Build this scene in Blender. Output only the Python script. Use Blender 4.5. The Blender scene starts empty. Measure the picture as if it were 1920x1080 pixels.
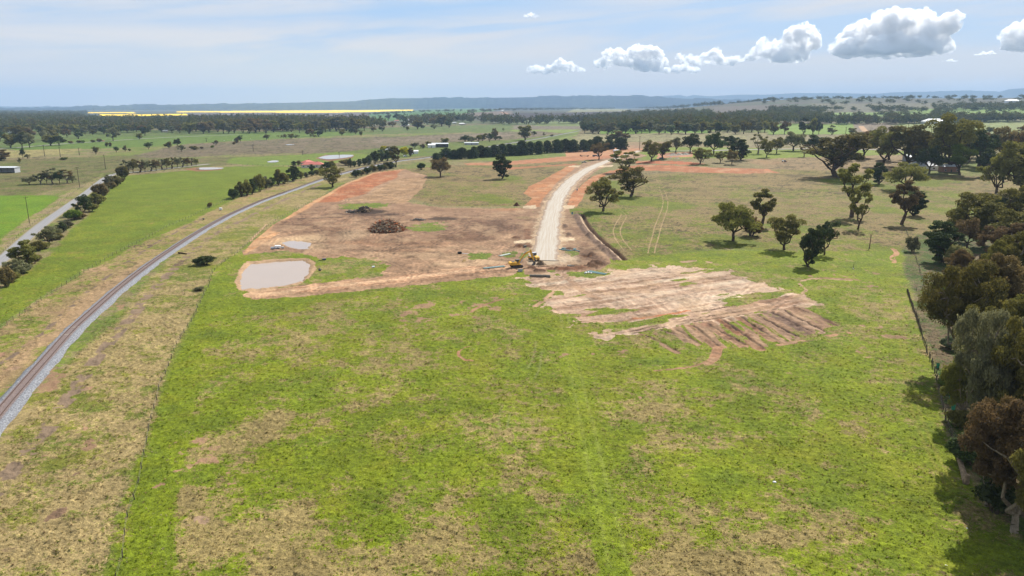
import bpy, bmesh, math, random
import numpy as np
from mathutils import Vector, Matrix
SC = bpy.context.scene
COL = SC.collection
rad = math.radians

# ------------------------------------------------------------------ camera
FPX, PITCH, CAMH = 1364.0, math.atan(340/1364.0), 58.0
cd = bpy.data.cameras.new('camera')
cam = bpy.data.objects.new('camera', cd); COL.objects.link(cam)
cam.location = (0, 0, CAMH)
cam.rotation_euler = (rad(90) - PITCH, 0, 0)
cd.sensor_width = 36; cd.lens = 36*FPX/1920
cd.clip_start = 0.5; cd.clip_end = 90000
SC.camera = cam
SC.view_settings.view_transform = 'Standard'; SC.view_settings.look = 'None'
SC.view_settings.exposure = 0.86; SC.view_settings.gamma = 1
SC.cycles.max_bounces = 12; SC.cycles.diffuse_bounces = 2; SC.cycles.transparent_max_bounces = 6
SC.cycles.volume_bounces = 12; SC.cycles.volume_step_rate = 0.25; SC.cycles.volume_max_steps = 256; SC.cycles.transmission_bounces = 2
SC.cycles.use_denoising = True

def pray(u, v):
    """unit direction through photo pixel (u, v)"""
    a, b = (u-960)/FPX, -(v-540)/FPX
    cp, sp = math.cos(PITCH), math.sin(PITCH)
    d = (a, cp + b*sp, -sp + b*cp)
    n = math.sqrt(d[0]**2+d[1]**2+d[2]**2)
    return (d[0]/n, d[1]/n, d[2]/n)
def azel(u, v):
    d = pray(u, v)
    return math.degrees(math.atan2(d[0], d[1])), math.degrees(math.asin(d[2]))

# ------------------------------------------------------------------ sun and sky
SUN_AZ, SUN_EL = 31.0, 43.0          # degrees right of the view direction, degrees up: the sun stands ahead
sl = bpy.data.lights.new('sun', 'SUN'); sl.energy = 5.0; sl.angle = rad(0.55); sl.color = (1.0, 0.955, 0.88)
so = bpy.data.objects.new('sun', sl); COL.objects.link(so)
sd = Vector((math.sin(rad(SUN_AZ))*math.cos(rad(SUN_EL)), math.cos(rad(SUN_AZ))*math.cos(rad(SUN_EL)), math.sin(rad(SUN_EL))))
so.rotation_euler = sd.to_track_quat('Z', 'Y').to_euler()

W = bpy.data.worlds.new('World'); SC.world = W; W.use_nodes = True
wt = W.node_tree; wt.nodes.clear()
class NT:
    """short node builder"""
    def __init__(s, t): s.t = t
    def n(s, typ, **kw):
        nd = s.t.nodes.new(typ)
        for k, v in kw.items(): setattr(nd, k, v)
        return nd
    def inp(s, nd, k, v):
        if v is None: return
        if hasattr(v, 'is_output') or isinstance(v, bpy.types.NodeSocket): s.t.links.new(v, nd.inputs[k])
        else: nd.inputs[k].default_value = v
    def m(s, op, a, b=None, c=None, clamp=False):
        nd = s.n('ShaderNodeMath', operation=op, use_clamp=clamp)
        s.inp(nd, 0, a); s.inp(nd, 1, b); s.inp(nd, 2, c); return nd.outputs[0]
    def vm(s, op, a, b=None, c=None, out=0):
        nd = s.n('ShaderNodeVectorMath', operation=op)
        s.inp(nd, 0, a); s.inp(nd, 1, b); s.inp(nd, 2, c); return nd.outputs[out]
    def sstep(s, x, lo, hi, a=0.0, b=1.0):
        nd = s.n('ShaderNodeMapRange', interpolation_type='SMOOTHSTEP')
        s.inp(nd, 0, x); s.inp(nd, 1, lo); s.inp(nd, 2, hi); s.inp(nd, 3, a); s.inp(nd, 4, b); return nd.outputs[0]
    def mix(s, f, a, b, blend='MIX'):
        nd = s.n('ShaderNodeMix', data_type='RGBA', blend_type=blend)
        s.inp(nd, 0, f); s.inp(nd, 6, a); s.inp(nd, 7, b); return nd.outputs[2]
    def noise(s, vec, scale, detail=4, rough=0.5, dist=0.0, out=0):
        nd = s.n('ShaderNodeTexNoise'); s.inp(nd, 'Vector', vec); s.inp(nd, 'Scale', scale)
        s.inp(nd, 'Detail', detail); s.inp(nd, 'Roughness', rough); s.inp(nd, 'Distortion', dist); return nd.outputs[out]
    def attr(s, name, out='Fac'):
        nd = s.n('ShaderNodeAttribute'); nd.attribute_name = name; return nd.outputs[out]
def rgb(r, g, b): return (r, g, b, 1.0)

def build_world():
    k = NT(wt)
    tc = k.n('ShaderNodeTexCoord'); d = tc.outputs['Generated']
    sky = k.n('ShaderNodeTexSky', sky_type='NISHITA', sun_disc=False)
    sky.sun_elevation = rad(SUN_EL); sky.sun_rotation = rad(SUN_AZ); sky.altitude = 200
    sky.air_density = 1.0; sky.dust_density = 0.9; sky.ozone_density = 2.0
    sep = k.n('ShaderNodeSeparateXYZ'); k.inp(sep, 0, d)
    az = k.m('MULTIPLY', k.m('ARCTAN2', sep.outputs[0], sep.outputs[1]), 57.29578)
    el = k.m('MULTIPLY', k.m('ARCSINE', k.m('MINIMUM', k.m('MAXIMUM', sep.outputs[2], -0.999), 0.999)), 57.29578)
    cb = k.n('ShaderNodeCombineXYZ'); k.inp(cb, 0, az); k.inp(cb, 1, el); P = cb.outputs[0]
    # high thin veil: long soft bands
    mp = k.vm('MULTIPLY', P, (0.020, 0.16, 0)); mp = k.vm('ADD', mp, (3.3, 1.9, 0))
    sh = k.vm('MULTIPLY', P, (0.0028, 0, 0))
    tilt = k.n('ShaderNodeCombineXYZ'); k.inp(tilt, 0, k.m('MULTIPLY', az, 0.022)); k.inp(tilt, 1, k.m('MULTIPLY_ADD', az, -0.012, k.m('MULTIPLY', el, 0.20)))
    v1 = k.noise(tilt.outputs[0], 2.0, 6, .55, 0.4)
    # the veil's own broad shape: thick between 2.5 and 8 degrees, thinner in a blue gap above on the left
    bandc = k.m('MULTIPLY_ADD', az, 0.045, 4.9)
    band = k.sstep(k.m('ABSOLUTE', k.m('SUBTRACT', el, bandc)), 2.9, 0.9)
    band2 = k.sstep(k.m('MULTIPLY_ADD', az, -0.10, el), 7.2, 8.6)
    band2 = k.m('MULTIPLY', band2, 0.8)
    rightside = k.sstep(az, -6.0, 14.0)
    veil = k.m('MAXIMUM', band, k.m('MAXIMUM', band2, k.m('MULTIPLY', rightside, .8)))
    veil = k.m('MULTIPLY', veil, k.m('MULTIPLY_ADD', k.sstep(v1, .38, .60), 0.75, 0.22))
    low = k.sstep(el, 1.0, 4.6, 0.3, 1.0)
    veil = k.m('MULTIPLY', veil, low)
    # faint distant bank over the right horizon
    bk = k.m('MULTIPLY', k.sstep(az, 20.0, 26.0), k.sstep(k.m('MULTIPLY_ADD', k.noise(P, 1.4, 7, .65), 2.0, k.m('MULTIPLY', el, -1.0)), -0.95, -0.45))
    bk = k.m('MULTIPLY', bk, k.sstep(el, 0.9, 1.5, 0.2, .42))
    skyc = k.vm('MULTIPLY', sky.outputs[0], (0.1*.80, 0.1*.90, 0.1*1.0))
    # the daylight of the sky itself is what the veil brightens
    skyc = k.mix(0.85, skyc, rgb(.20, .31, .47))
    c = k.mix(veil, skyc, rgb(.475, .455, .445))
    glow = k.sstep(el, 5.5, 0.3)
    c = k.mix(k.m('MULTIPLY', glow, .90), c, rgb(.60, .50, .38))
    c = k.mix(bk, c, rgb(.56, .58, .60))
    bg = k.n('ShaderNodeBackground'); k.inp(bg, 0, c); bg.inputs[1].default_value = 1.0
    o = k.n('ShaderNodeOutputWorld'); wt.links.new(bg.outputs[0], o.inputs[0])
build_world()
W.cycles.sampling_method = 'MANUAL'; W.cycles.sample_map_resolution = 512

# ------------------------------------------------------------------ bookkeeping
def tag(o, label=None, cat=None, group=None, kind=None):
    if label: o['label'] = label
    if cat: o['category'] = cat
    if group: o['group'] = group
    if kind: o['kind'] = kind
    return o
def thing(name, label, cat, loc=(0, 0, 0), rz=0.0, group=None):
    o = bpy.data.objects.new(name, None); COL.objects.link(o); o.empty_display_size = 0.1
    o.location = loc; o.rotation_euler = (0, 0, rz)
    return tag(o, label, cat, group)
def copy_tree(o, parent=None):
    c = o.copy(); COL.objects.link(c); c.parent = parent
    for ch in o.children: copy_tree(ch, c)
    return c
def mesh_np(name, V, F, mats, fmat=None, smooth=False):
    """V (n,3), F (m,k) with one k, or list of such arrays"""
    me = bpy.data.meshes.new(name)
    Fs = F if isinstance(F, list) else [F]
    nl = sum(f.size for f in Fs); npoly = sum(len(f) for f in Fs)
    me.vertices.add(len(V)); me.vertices.foreach_set('co', np.asarray(V, np.float32).ravel())
    me.loops.add(nl); me.loops.foreach_set('vertex_index', np.concatenate([f.ravel() for f in Fs]).astype(np.int32))
    tot = np.concatenate([np.full(len(f), f.shape[1], np.int32) for f in Fs])
    st = np.concatenate([[0], np.cumsum(tot)[:-1]]).astype(np.int32)
    me.polygons.add(npoly); me.polygons.foreach_set('loop_start', st)
    try: me.polygons.foreach_set('loop_total', tot)
    except Exception: pass
    for m in mats: me.materials.append(m)
    if fmat is not None: me.polygons.foreach_set('material_index', np.asarray(fmat, np.int32))
    me.polygons.foreach_set('use_smooth', np.full(npoly, smooth, bool))
    me.update(calc_edges=True)
    return me
def add_float(me, name, a):
    at = me.attributes.new(name, 'FLOAT', 'POINT'); at.data.foreach_set('value', np.asarray(a, np.float32))
def add_col(me, name, a):
    b = np.ones((len(a), 4), np.float32); b[:, :3] = a
    at = me.attributes.new(name, 'FLOAT_COLOR', 'POINT'); at.data.foreach_set('color', b.ravel())
def link(name, me, parent=None, **kw):
    o = bpy.data.objects.new(name, me); COL.objects.link(o); o.parent = parent
    return tag(o, **kw)

# ------------------------------------------------------------------ noise and terrain
def _hash(ix, iy, seed):
    h = (ix.astype(np.int64)*374761393 + iy.astype(np.int64)*668265263 + seed*1442695041) & 0xFFFFFFFF
    h = ((h ^ (h >> 13))*1274126177) & 0xFFFFFFFF
    h = h ^ (h >> 16)
    return (h & 0xFFFFFF).astype(np.float32)/16777215.0
def vnoise(x, y, seed=0):
    ix = np.floor(x); iy = np.floor(y); fx = (x-ix).astype(np.float32); fy = (y-iy).astype(np.float32)
    fx = fx*fx*(3-2*fx); fy = fy*fy*(3-2*fy)
    ix = ix.astype(np.int64); iy = iy.astype(np.int64)
    a = _hash(ix, iy, seed); b = _hash(ix+1, iy, seed); c = _hash(ix, iy+1, seed); d = _hash(ix+1, iy+1, seed)
    return a+(b-a)*fx + (c-a)*fy + (a-b-c+d)*fx*fy
def fbm(x, y, wl, octv=4, seed=0, gain=0.5):
    """0..1, wl = wavelength of first octave in metres"""
    s = 0; amp = 1; t = 0; x = x/wl; y = y/wl
    for i in range(octv):
        s = s + amp*vnoise(x+17.3*i, y-9.1*i, seed+i*7); t += amp; amp *= gain
        x, y = (x*0.8-y*0.6)*2.03, (x*0.6+y*0.8)*2.03
    return s/t
def ss(a, b, x):
    t = np.clip((x-a)/(b-a), 0, 1); return t*t*(3-2*t)

def zmac(x, y):
    x = np.asarray(x, float); y = np.asarray(y, float)
    r = np.hypot(x, y); az = np.degrees(np.arctan2(x, y))
    w = ss(9, 22, az); w2 = ss(-14, -2, az)
    z = w*74*ss(1700, 5200, r)*(1 - 0.5*ss(6500, 9000, r))
    z = z + w2*26*ss(2200, 4500, r)
    z = z + (fbm(x, y, 900, 3, 5)-0.5)*14*ss(1300, 3500, r)*(0.3+w)
    z = z + ss(6, 14, az)*ss(520, 900, r)*9
    z = z - 2.0*ss(-11, -17, az)*ss(150, 330, r)*(1-ss(900, 1400, r))*0
    return z
_rr = np.geomspace(30, 14000, 4000)
def g2(u, v):
    """photo pixel -> ground (x, y, z)"""
    d = pray(u, v); h = math.hypot(d[0], d[1])
    xs = _rr*d[0]/h; ys = _rr*d[1]/h
    diff = CAMH + _rr*d[2]/h - zmac(xs, ys)
    i = np.argmax(diff < 0)
    if diff[i] >= 0: i = len(_rr)-1; r = _rr[i]
    elif i == 0: r = _rr[0]
    else:
        t = diff[i-1]/(diff[i-1]-diff[i]); r = _rr[i-1]+t*(_rr[i]-_rr[i-1])
    x, y = r*d[0]/h, r*d[1]/h
    return (x, y, float(zmac(x, y)))
def depth(p): return p[1]*math.cos(PITCH) - (p[2]-CAMH)*math.sin(PITCH)
def mpp(p): return depth(p)/FPX            # metres per photo pixel at a point
def G(pts): return np.array([g2(u, v)[:2] for u, v in pts])
def height_px(p, vtop):
    """metres from ground point p up to the photo row vtop"""
    lo, hi = 0.0, 90.0
    for _ in range(30):
        m = (lo+hi)/2; z = p[2]+m-CAMH
        yc = p[1]*math.sin(PITCH)+z*math.cos(PITCH); dc = p[1]*math.cos(PITCH)-z*math.sin(PITCH)
        v = 540-FPX*yc/dc
        if v > vtop: lo = m
        else: hi = m
    return (lo+hi)/2

# signed distance helpers, all in ground metres
def seg_dist(X, Y, A, B):
    dx, dy = B[0]-A[0], B[1]-A[1]; L = dx*dx+dy*dy+1e-9
    t = np.clip(((X-A[0])*dx+(Y-A[1])*dy)/L, 0, 1)
    return np.hypot(X-(A[0]+t*dx), Y-(A[1]+t*dy))
def poly_sd(X, Y, P):
    d = np.full(X.shape, 1e9); ins = np.zeros(X.shape, bool); n = len(P)
    for i in range(n):
        A, B = P[i], P[(i+1) % n]
        d = np.minimum(d, seg_dist(X, Y, A, B))
        c = ((A[1] > Y) != (B[1] > Y)) & (X < (B[0]-A[0])*(Y-A[1])/(B[1]-A[1]+1e-12)+A[0])
        ins ^= c
    return np.where(ins, d, -d)
def line_d(X, Y, P):
    d = np.full(X.shape, 1e9)
    for i in range(len(P)-1): d = np.minimum(d, seg_dist(X, Y, P[i], P[i+1]))
    return d
def smooth_line(P, n=8):
    """Catmull-Rom through points (k,2)"""
    P = np.asarray(P, float); out = []
    Q = np.vstack([2*P[0]-P[1], P, 2*P[-1]-P[-2]])
    for i in range(1, len(Q)-2):
        for j in range(n):
            t = j/n; a, b, c, d = Q[i-1], Q[i], Q[i+1], Q[i+2]
            out.append(0.5*((2*b)+(c-a)*t+(2*a-5*b+4*c-d)*t*t+(3*b-a-3*c+d)*t**3))
    out.append(P[-1]); return np.array(out)
# ------------------------------------------------------------------ the ground and what covers it
def s2l(c): c = np.asarray(c, float)/255.0; return np.where(c <= 0.04045, c/12.92, ((c+0.055)/1.055)**2.4)
KEXP = 2.36                          # sunlit radiance of albedo 1 at this exposure
def A(r, g, b, k=1.0): return np.minimum(s2l((r, g, b))/KEXP*k*np.array((1.05, .99, .84)), 0.9)

def A0(r, g, b): return np.minimum(s2l((r, g, b))/KEXP, 0.9)
GREEN = A(133, 151, 34); GREEN2 = A(146, 165, 62); STRAW = A(172, 160, 112); BROWNSTRAW = A(155, 140, 112)
DIRT = A(172, 142, 120); SAND = A(214, 190, 164); REDDIRT = A(190, 118, 82); DARKDIRT = A(118, 92, 76); MUD = A(90, 68, 54)

class Ground:
    """layers of ground cover evaluated at points X, Y"""
    def __init__(s, X, Y):
        s.X, s.Y = X, Y; n = X.shape; s.R = np.hypot(X, Y)
        s.g = np.zeros(n, np.float32); s.soil = np.zeros(n, np.float32); s.dz = np.zeros(n, np.float32)
        s.rough = np.ones(n, np.float32)
        s.gc = np.zeros(n+(3,), np.float32); s.dc = np.zeros(n+(3,), np.float32); s.sc = np.zeros(n+(3,), np.float32)
        s.wx = (fbm(X, Y, 26, 5, 31)-0.5); s.wy = (fbm(X, Y, 26, 5, 77)-0.5)
    def box(s, P, pad):
        return np.nonzero((s.X > P[:, 0].min()-pad) & (s.X < P[:, 0].max()+pad) & (s.Y > P[:, 1].min()-pad) & (s.Y < P[:, 1].max()+pad))
    def region(s, pts, f=1.0, warp=0.0, px=True):
        P = G(pts) if px else np.asarray(pts); i = s.box(P, f+warp+1)
        x, y = s.X[i], s.Y[i]
        if warp: x = x+s.wx[i]*2*warp; y = y+s.wy[i]*2*warp
        return i, ss(-f, f, poly_sd(x, y, P)).astype(np.float32)
    def stroke(s, pts, w, f=0.4, warp=0.0, curve=True, px=True):
        P = G(pts) if px else np.asarray(pts)
        if curve and len(P) > 2: P = smooth_line(P)
        i = s.box(P, w+f+warp+1); x, y = s.X[i], s.Y[i]
        if warp: x = x+s.wx[i]*2*warp; y = y+s.wy[i]*2*warp
        return i, (1-ss(w/2-f, w/2+f, line_d(x, y, P))).astype(np.float32)
    def blob(s, u, v, ru, rv, warp=0.35):
        c = g2(u, v); rx = ru*mpp(c); a = g2(u, v-rv); b = g2(u, v+rv); ry = abs(a[1]-b[1])/2+0.01
        i = np.nonzero((abs(s.X-c[0]) < 1.8*rx) & (abs(s.Y-c[1]) < 1.8*ry))
        d = np.hypot((s.X[i]-c[0])/rx+s.wx[i]*2*warp*1.6, (s.Y[i]-c[1])/ry+s.wy[i]*2*warp*1.6)
        return i, (1-ss(0.35, 1.15, d)).astype(np.float32)
    def mixc(s, arr, im, c):
        i, m = im; arr[i] = arr[i]*(1-m[..., None])+np.asarray(c, np.float32)*m[..., None]
    def mixf(s, arr, im, v, k=1.0):
        i, m = im; m = m*k; arr[i] = arr[i]*(1-m)+v*m
    def field(s, pts, g, gc, dc, f=1.0, warp=0, rough=None):
        im = s.region(pts, f, warp); s.mixf(s.g, im, g); s.mixc(s.gc, im, gc); s.mixc(s.dc, im, dc); s.mixf(s.soil, im, 0)
        if rough is not None: s.mixf(s.rough, im, rough)
    def dirt(s, im, col=None, amt=1.0, rough=None):
        i, m = im; s.soil[i] = np.maximum(s.soil[i], m*amt)
        if col is not None:
            mm = np.clip(m*1.6, 0, 1); s.sc[i] = s.sc[i]*(1-mm[..., None])+np.asarray(col, np.float32)*mm[..., None]

def paint(X, Y):
    s = Ground(X, Y); R = s.R; AZ = np.degrees(np.arctan2(X, Y))
    n1 = fbm(X, Y, 60, 4, 1); n2 = fbm(X, Y, 14, 5, 2); n3 = fbm(X, Y, 220, 4, 3)
    s.g[:] = np.clip(0.34+(n1-.5)*1.2+(n3-.5)*1.2, 0, 1)
    s.gc[:] = A(128, 146, 66); s.dc[:] = A(160, 148, 112); s.sc[:] = DIRT
    # ---- the far country
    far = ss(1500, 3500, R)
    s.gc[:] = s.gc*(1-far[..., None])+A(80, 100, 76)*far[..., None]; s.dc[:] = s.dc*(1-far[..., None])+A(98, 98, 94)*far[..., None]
    FG = A(96, 138, 70); OL = A(150, 150, 100); PUR = A(138, 124, 118); DPUR = A(70, 60, 66); YEL = np.array((.85, .56, .0)); BG = A(134, 166, 66)
    F = s.field
    F([(-400,209),(165,209),(165,222),(-400,222)], .2, A(70,90,60), A(80,90,70), 10)
    F([(480,211),(700,211),(720,222),(350,224),(350,212)], .15, A(120,130,90), PUR, 12)
    F([(690,213),(775,207),(900,203),(930,206),(905,216),(860,219),(700,228)], .9, FG, OL, 12)
    for p in ([(163,210.3),(250,210.3),(255,212.3),(163,211.8)], [(187,214),(270,214.6),(350,213.2),(352,216),(270,217.4),(187,218.3)],
              [(330,208.8),(480,207.6),(640,206.6),(775,205.2),(774,207.4),(700,209.6),(600,211.3),(480,210.9),(332,210.4)],
              [(252,204.6),(370,203.8),(372,205.2),(252,206)]):
        F(p, 1, YEL, YEL, 6, 0, .1)
    F([(950,193.5),(1045,194.5),(1045,199),(950,199)], .9, A(110,150,95), OL, 20)
    F([(1150,192),(1275,191),(1285,199),(1240,201),(1150,201)], .9, A(105,150,90), OL, 20)
    F([(1062,211),(1078,203.5),(1120,203),(1180,205),(1170,209)], .4, A(150,160,110), A(160,155,120), 10)
    F([(950,212),(1062,211),(1205,207),(1240,211),(1195,218),(1050,221),(950,222)], 0, DPUR, DPUR, 10, 0, .3)
    F([(860,214),(960,208),(960,214),(900,219)], 0, PUR, PUR, 10)
    F([(1005,229),(1115,226),(1115,236),(1000,237)], .8, A(128,146,84), OL, 8)
    F([(960,236),(1110,236),(1100,243),(960,243)], .1, OL, A(140,132,118), 6)
    F([(955,243.5),(1088,243),(1080,254),(1050,262),(955,262)], .85, A(140,160,80), OL, 5)
    F([(1100,247),(1470,250),(1470,268),(1190,272),(1060,268),(1080,258)], .3, A(146,152,96), A(165,158,122), 4, 8)
    F([(1125,240),(1320,238),(1330,250),(1125,251)], .95, A(125,165,50), OL, 5)
    F([(1275,216),(1340,216),(1345,226),(1280,226)], .95, A(135,168,80), OL, 10)
    F([(1330,201),(1500,200),(1530,212),(1335,213)], .1, OL, A(118,112,112), 20, 40)
    F([(1520,194),(1780,193),(1800,206),(1640,212),(1530,211)], .3, A(140,150,105), A(122,118,108), 20, 40)
    F([(1530,211),(1640,211),(1740,207),(1740,218),(1530,219)], .8, A(135,165,85), OL, 15, 30)
    F([(1700,205),(1920,198),(2100,198),(2100,213),(1740,216)], .85, A(138,170,80), OL, 15, 30)
    F([(1440,233),(1608,232),(1604,251),(1480,257),(1440,252)], .9, BG, OL, 5)
    F([(1600,232),(1660,231),(1690,240),(1660,250),(1604,251)], .1, OL, A(150,136,122), 5)
    F([(1680,230),(2100,226),(2100,250),(1600,262),(1600,251),(1660,249),(1695,240)], .6, A(150,166,100), A(168,166,122), 5, 8)
    F([(1400,252),(1604,252),(1604,262),(1400,276)], .2, OL, A(158,150,118), 4)
    # ---- left plains
    F([(-300,238),(480,246),(960,232),(960,247),(700,252),(480,256),(0,279),(-300,290)], .6, A(106,130,62), A(138,132,96), 4, 20)
    F([(110,262),(480,249),(620,246),(700,252),(480,262),(240,277),(60,283),(0,279)], .80, A(112,140,58), OL, 3, 6)
    F([(-300,292),(0,282),(150,278),(140,288),(0,297),(-300,310)], .3, A(150,158,84), A(178,168,118), 3, 6)
    F([(240,292),(340,272),(500,262),(760,255),(1000,245),(1080,252),(1000,262),(700,285),(600,293),(560,287),(440,290),(320,296),(240,300)], .28, A(116,126,70), A(140,126,108), 5, 14, 1.6)
    F([(0,300),(240,292),(320,298),(560,290),(620,300),(440,308),(235,325),(130,350),(60,366),(-300,380),(-300,300)], .42, A(112,126,56), A(142,130,96), 3, 8, 1.6)
    F([(560,292),(820,268),(960,262),(1060,250),(1090,250),(1000,270),(830,290),(700,300),(640,302)], .62, A(112,134,54), A(138,130,88), 3, 8, 1.4)
    F([(700,262),(830,255),(960,250),(960,255),(830,262),(700,268)], .1, OL, A(152,138,122), 5, 12)
    F([(430,296),(560,290),(640,285),(720,293),(640,305),(500,312),(420,306)], .75, A(130,152,62), A(150,150,100), 2, 6)
    # green field left of the left road, its dry verge
    F([(-300,372),(0,367),(95,366),(112,369),(50,412),(0,455),(-300,700)], 1.0, A(120,158,38), A(160,160,80), 1, 2, .3)
    F([(112,369),(150,349),(195,325),(190,335),(40,452),(-40,510),(-60,500),(50,412)], .35, A(132,150,60), A(178,160,128), 1.5, 3)
    # the long field between road and railway
    F([(232,330),(440,312),(560,312),(610,318),(560,330),(430,378),(330,430),(250,462),(160,512),(0,612),(-300,800),(-300,720),(0,545),(110,460)],
      .80, A(124,144,40), A(164,150,84), 1.5, 3, .8)
    for (u, v, ru, rv, g) in ((330,330,120,9,.7),(130,480,70,14,.6),(300,350,60,8,.95),(180,440,60,12,.72),(120,500,90,16,.85),(400,385,60,10,.85),(60,560,60,12,.75),(260,350,70,7,.6)):
        s.mixf(s.g, s.blob(u, v, ru, rv), g, .6)
    # railway reserve, both sides
    F([(440,385),(600,335),(700,318),(740,322),(620,352),(600,372),(530,405),(455,465),(440,478),(400,500),(378,560),(345,640),(320,700),(285,780),(262,860),(235,960),(200,1090),(170,1300),(-700,1300),(-300,900),(0,800),(200,620),(330,470)],
      .36, A(136,142,64), A(184,166,122), 1.0, 2, 1.0)
    F([(-300,830),(0,612),(160,512),(250,462),(330,430),(430,378),(520,345),(600,325),(600,335),(470,378),(340,450),(250,520),(150,600),(0,740),(-300,1000)],
      .34, A(138,150,60), A(180,158,118), 1.0, 2, 1.0)
    im = s.region([(0,690),(60,640),(130,575),(200,530),(265,492),(250,530),(180,572),(100,640),(60,665),(0,730)], 2, 5); s.mixf(s.g, im, .06); s.mixc(s.dc, im, A(190,162,130))
    for (u, v, ru, rv, g) in ((640,350,60,9,.8),(520,395,60,10,.65),(430,440,45,14,.62),(330,520,70,26,.68),(250,600,45,20,.45),(180,760,90,26,.55),(110,850,80,26,.62),(60,960,90,30,.66),(150,960,60,30,.35),(240,740,50,30,.28),(300,600,50,24,.3),(90,740,50,16,.6),(360,560,30,14,.3),(180,620,60,14,.5),(210,560,30,8,.55),(150,690,60,14,.3)):
        s.mixf(s.g, s.blob(u, v, ru, rv, .6), g, .75)
    # ---- the main paddock in front
    F([(440,478),(600,470),(1000,490),(1200,480),(1330,470),(1480,470),(1690,470),(1705,545),(1740,650),(1775,800),(1815,905),(1925,1020),(2300,1300),(160,1300),(200,1090),(235,960),(262,860),(285,780),(320,700),(345,640),(378,560),(400,500)],
      .60, GREEN, A(172,156,108), 0.8, 1.0, .8)
    for (u, v, ru, rv, g, k) in (
        (430,810,90,50,.14,.95),(440,930,110,90,.10,.95),(540,960,170,70,.12,.95),(660,1040,200,70,.05,.95),(400,960,60,60,.35,.8),(860,1060,160,40,.25,.8),(1000,1060,140,25,.32,.7),
        (1330,1060,190,34,.02,.95),(1480,1010,120,28,.15,.8),(1220,1075,70,25,.25,.8),(620,600,110,30,.38,.7),(560,640,70,20,.45,.6),(730,690,90,30,.40,.7),
        (500,700,60,20,.75,.6),(1230,760,120,40,.36,.85),(960,790,110,24,.36,.8),(1280,830,110,26,.42,.7),(1180,870,90,20,.45,.6),(460,570,60,30,.92,.9),
        (420,650,50,30,.9,.8),(560,560,140,16,.85,.8),(800,560,150,20,.72,.7),(660,860,90,30,.82,.8),(820,880,130,40,.9,.9),(960,980,160,40,.85,.9),
        (740,780,90,30,.80,.8),(1080,880,60,60,.92,.9),(1120,960,80,60,.95,.9),(1350,900,140,50,.82,.9),(1500,820,150,50,.82,.9),(1600,720,120,50,.80,.9),
        (1640,900,120,70,.85,.9),(1800,1020,150,60,.85,.9),(1400,780,120,30,.72,.8),(1500,680,130,20,.78,.7),(1200,690,90,20,.8,.8),(1000,640,110,26,.68,.8),
        (1650,560,60,40,.5,.7),(1690,650,24,120,.93,.8),(1600,520,120,18,.86,.8),(1400,480,140,10,.85,.9),(470,620,90,12,.9,.6),(1560,990,70,14,.5,.7),
        (1490,960,60,14,.5,.6),(1700,940,40,24,.4,.5),(600,790,20,8,.1,.7),(830,700,60,16,.5,.6),(400,970,34,16,.0,.95),(655,770,40,10,.1,.4),
        (1010,930,40,16,.25,.8),(1290,870,26,8,.05,.7),(1420,968,30,7,.0,.9),(1300,960,40,8,.2,.5),(1600,905,50,9,.1,.5),(1560,870,30,7,.1,.5),(1640,760,40,8,.3,.4)):
        s.mixf(s.g, s.blob(u, v, ru, rv, .7), g, k)
    # fence-side vehicle tracks
    for pts, w, g, k in (([(418,520),(372,610),(345,680),(328,760),(312,850),(295,960),(275,1090)], 5.5, .97, .9),):
        s.mixf(s.g, s.stroke(pts, w, 1.2, .8), g, k)
    for off in (-9, 9):
        im = s.stroke([(345+off*.6,680),(328+off*.8,760),(312+off,850),(295+off*1.2,960),(275+off*1.4,1090)], .5, .3, .15); s.mixf(s.g, im, .45, .7)
    for off in (0, 1):
        w = [(1040,545,10),(1052,600,13),(1062,660,16),(1076,730,19),(1090,800,23),(1105,880,27),(1122,960,31),(1142,1060,36)]
        im = s.stroke([(u+o*off, v) for u, v, o in w], .6, .35, .3); im = (im[0], (im[1]*(.35+.7*fbm(X[im[0]], Y[im[0]], 5, 3, 67))).astype(np.float32)); s.mixc(s.gc, im, A(160,170,88)); s.mixf(s.rough, im, .1, .8)
    im = s.stroke([(1054,600),(1072,660),(1088,740),(1104,820),(1122,900),(1150,1030)], 4.5, 1.4, .3); s.mixf(s.rough, im, .35, .7); s.mixf(s.g, im, .96, .6)
    for pts in ([(1690,560),(1698,650),(1716,740),(1742,820),(1790,915)], [(1682,575),(1690,660),(1706,750),(1730,825),(1778,920)]):
        im = s.stroke(pts, .6, .3, .1); s.mixf(s.g, im, .8, .3); s.mixc(s.gc, im, A(150,156,60)); s.mixf(s.rough, im, .5, .8)
    for pts in ([(942,760),(935,790),(945,820),(975,845)], [(957,775),(952,800),(962,822)], [(990,690),(1000,670),(1005,640)], [(1003,710),(1012,690),(1016,660)]):
        im = s.stroke(pts, .5, .3, .1); s.mixf(s.g, im, .4, .6); s.mixc(s.gc, im, A(150,160,90))
    # ---- the paddock on the right, beyond the works
    F([(1045,470),(1060,400),(1085,360),(1180,330),(1300,322),(1420,322),(1520,300),(1700,330),(2100,330),(2100,480),(1690,470),(1480,468),(1330,466),(1180,485)],
      .34, A(126,138,46), A(158,140,100), 1.5, 4, 1.7)
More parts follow.
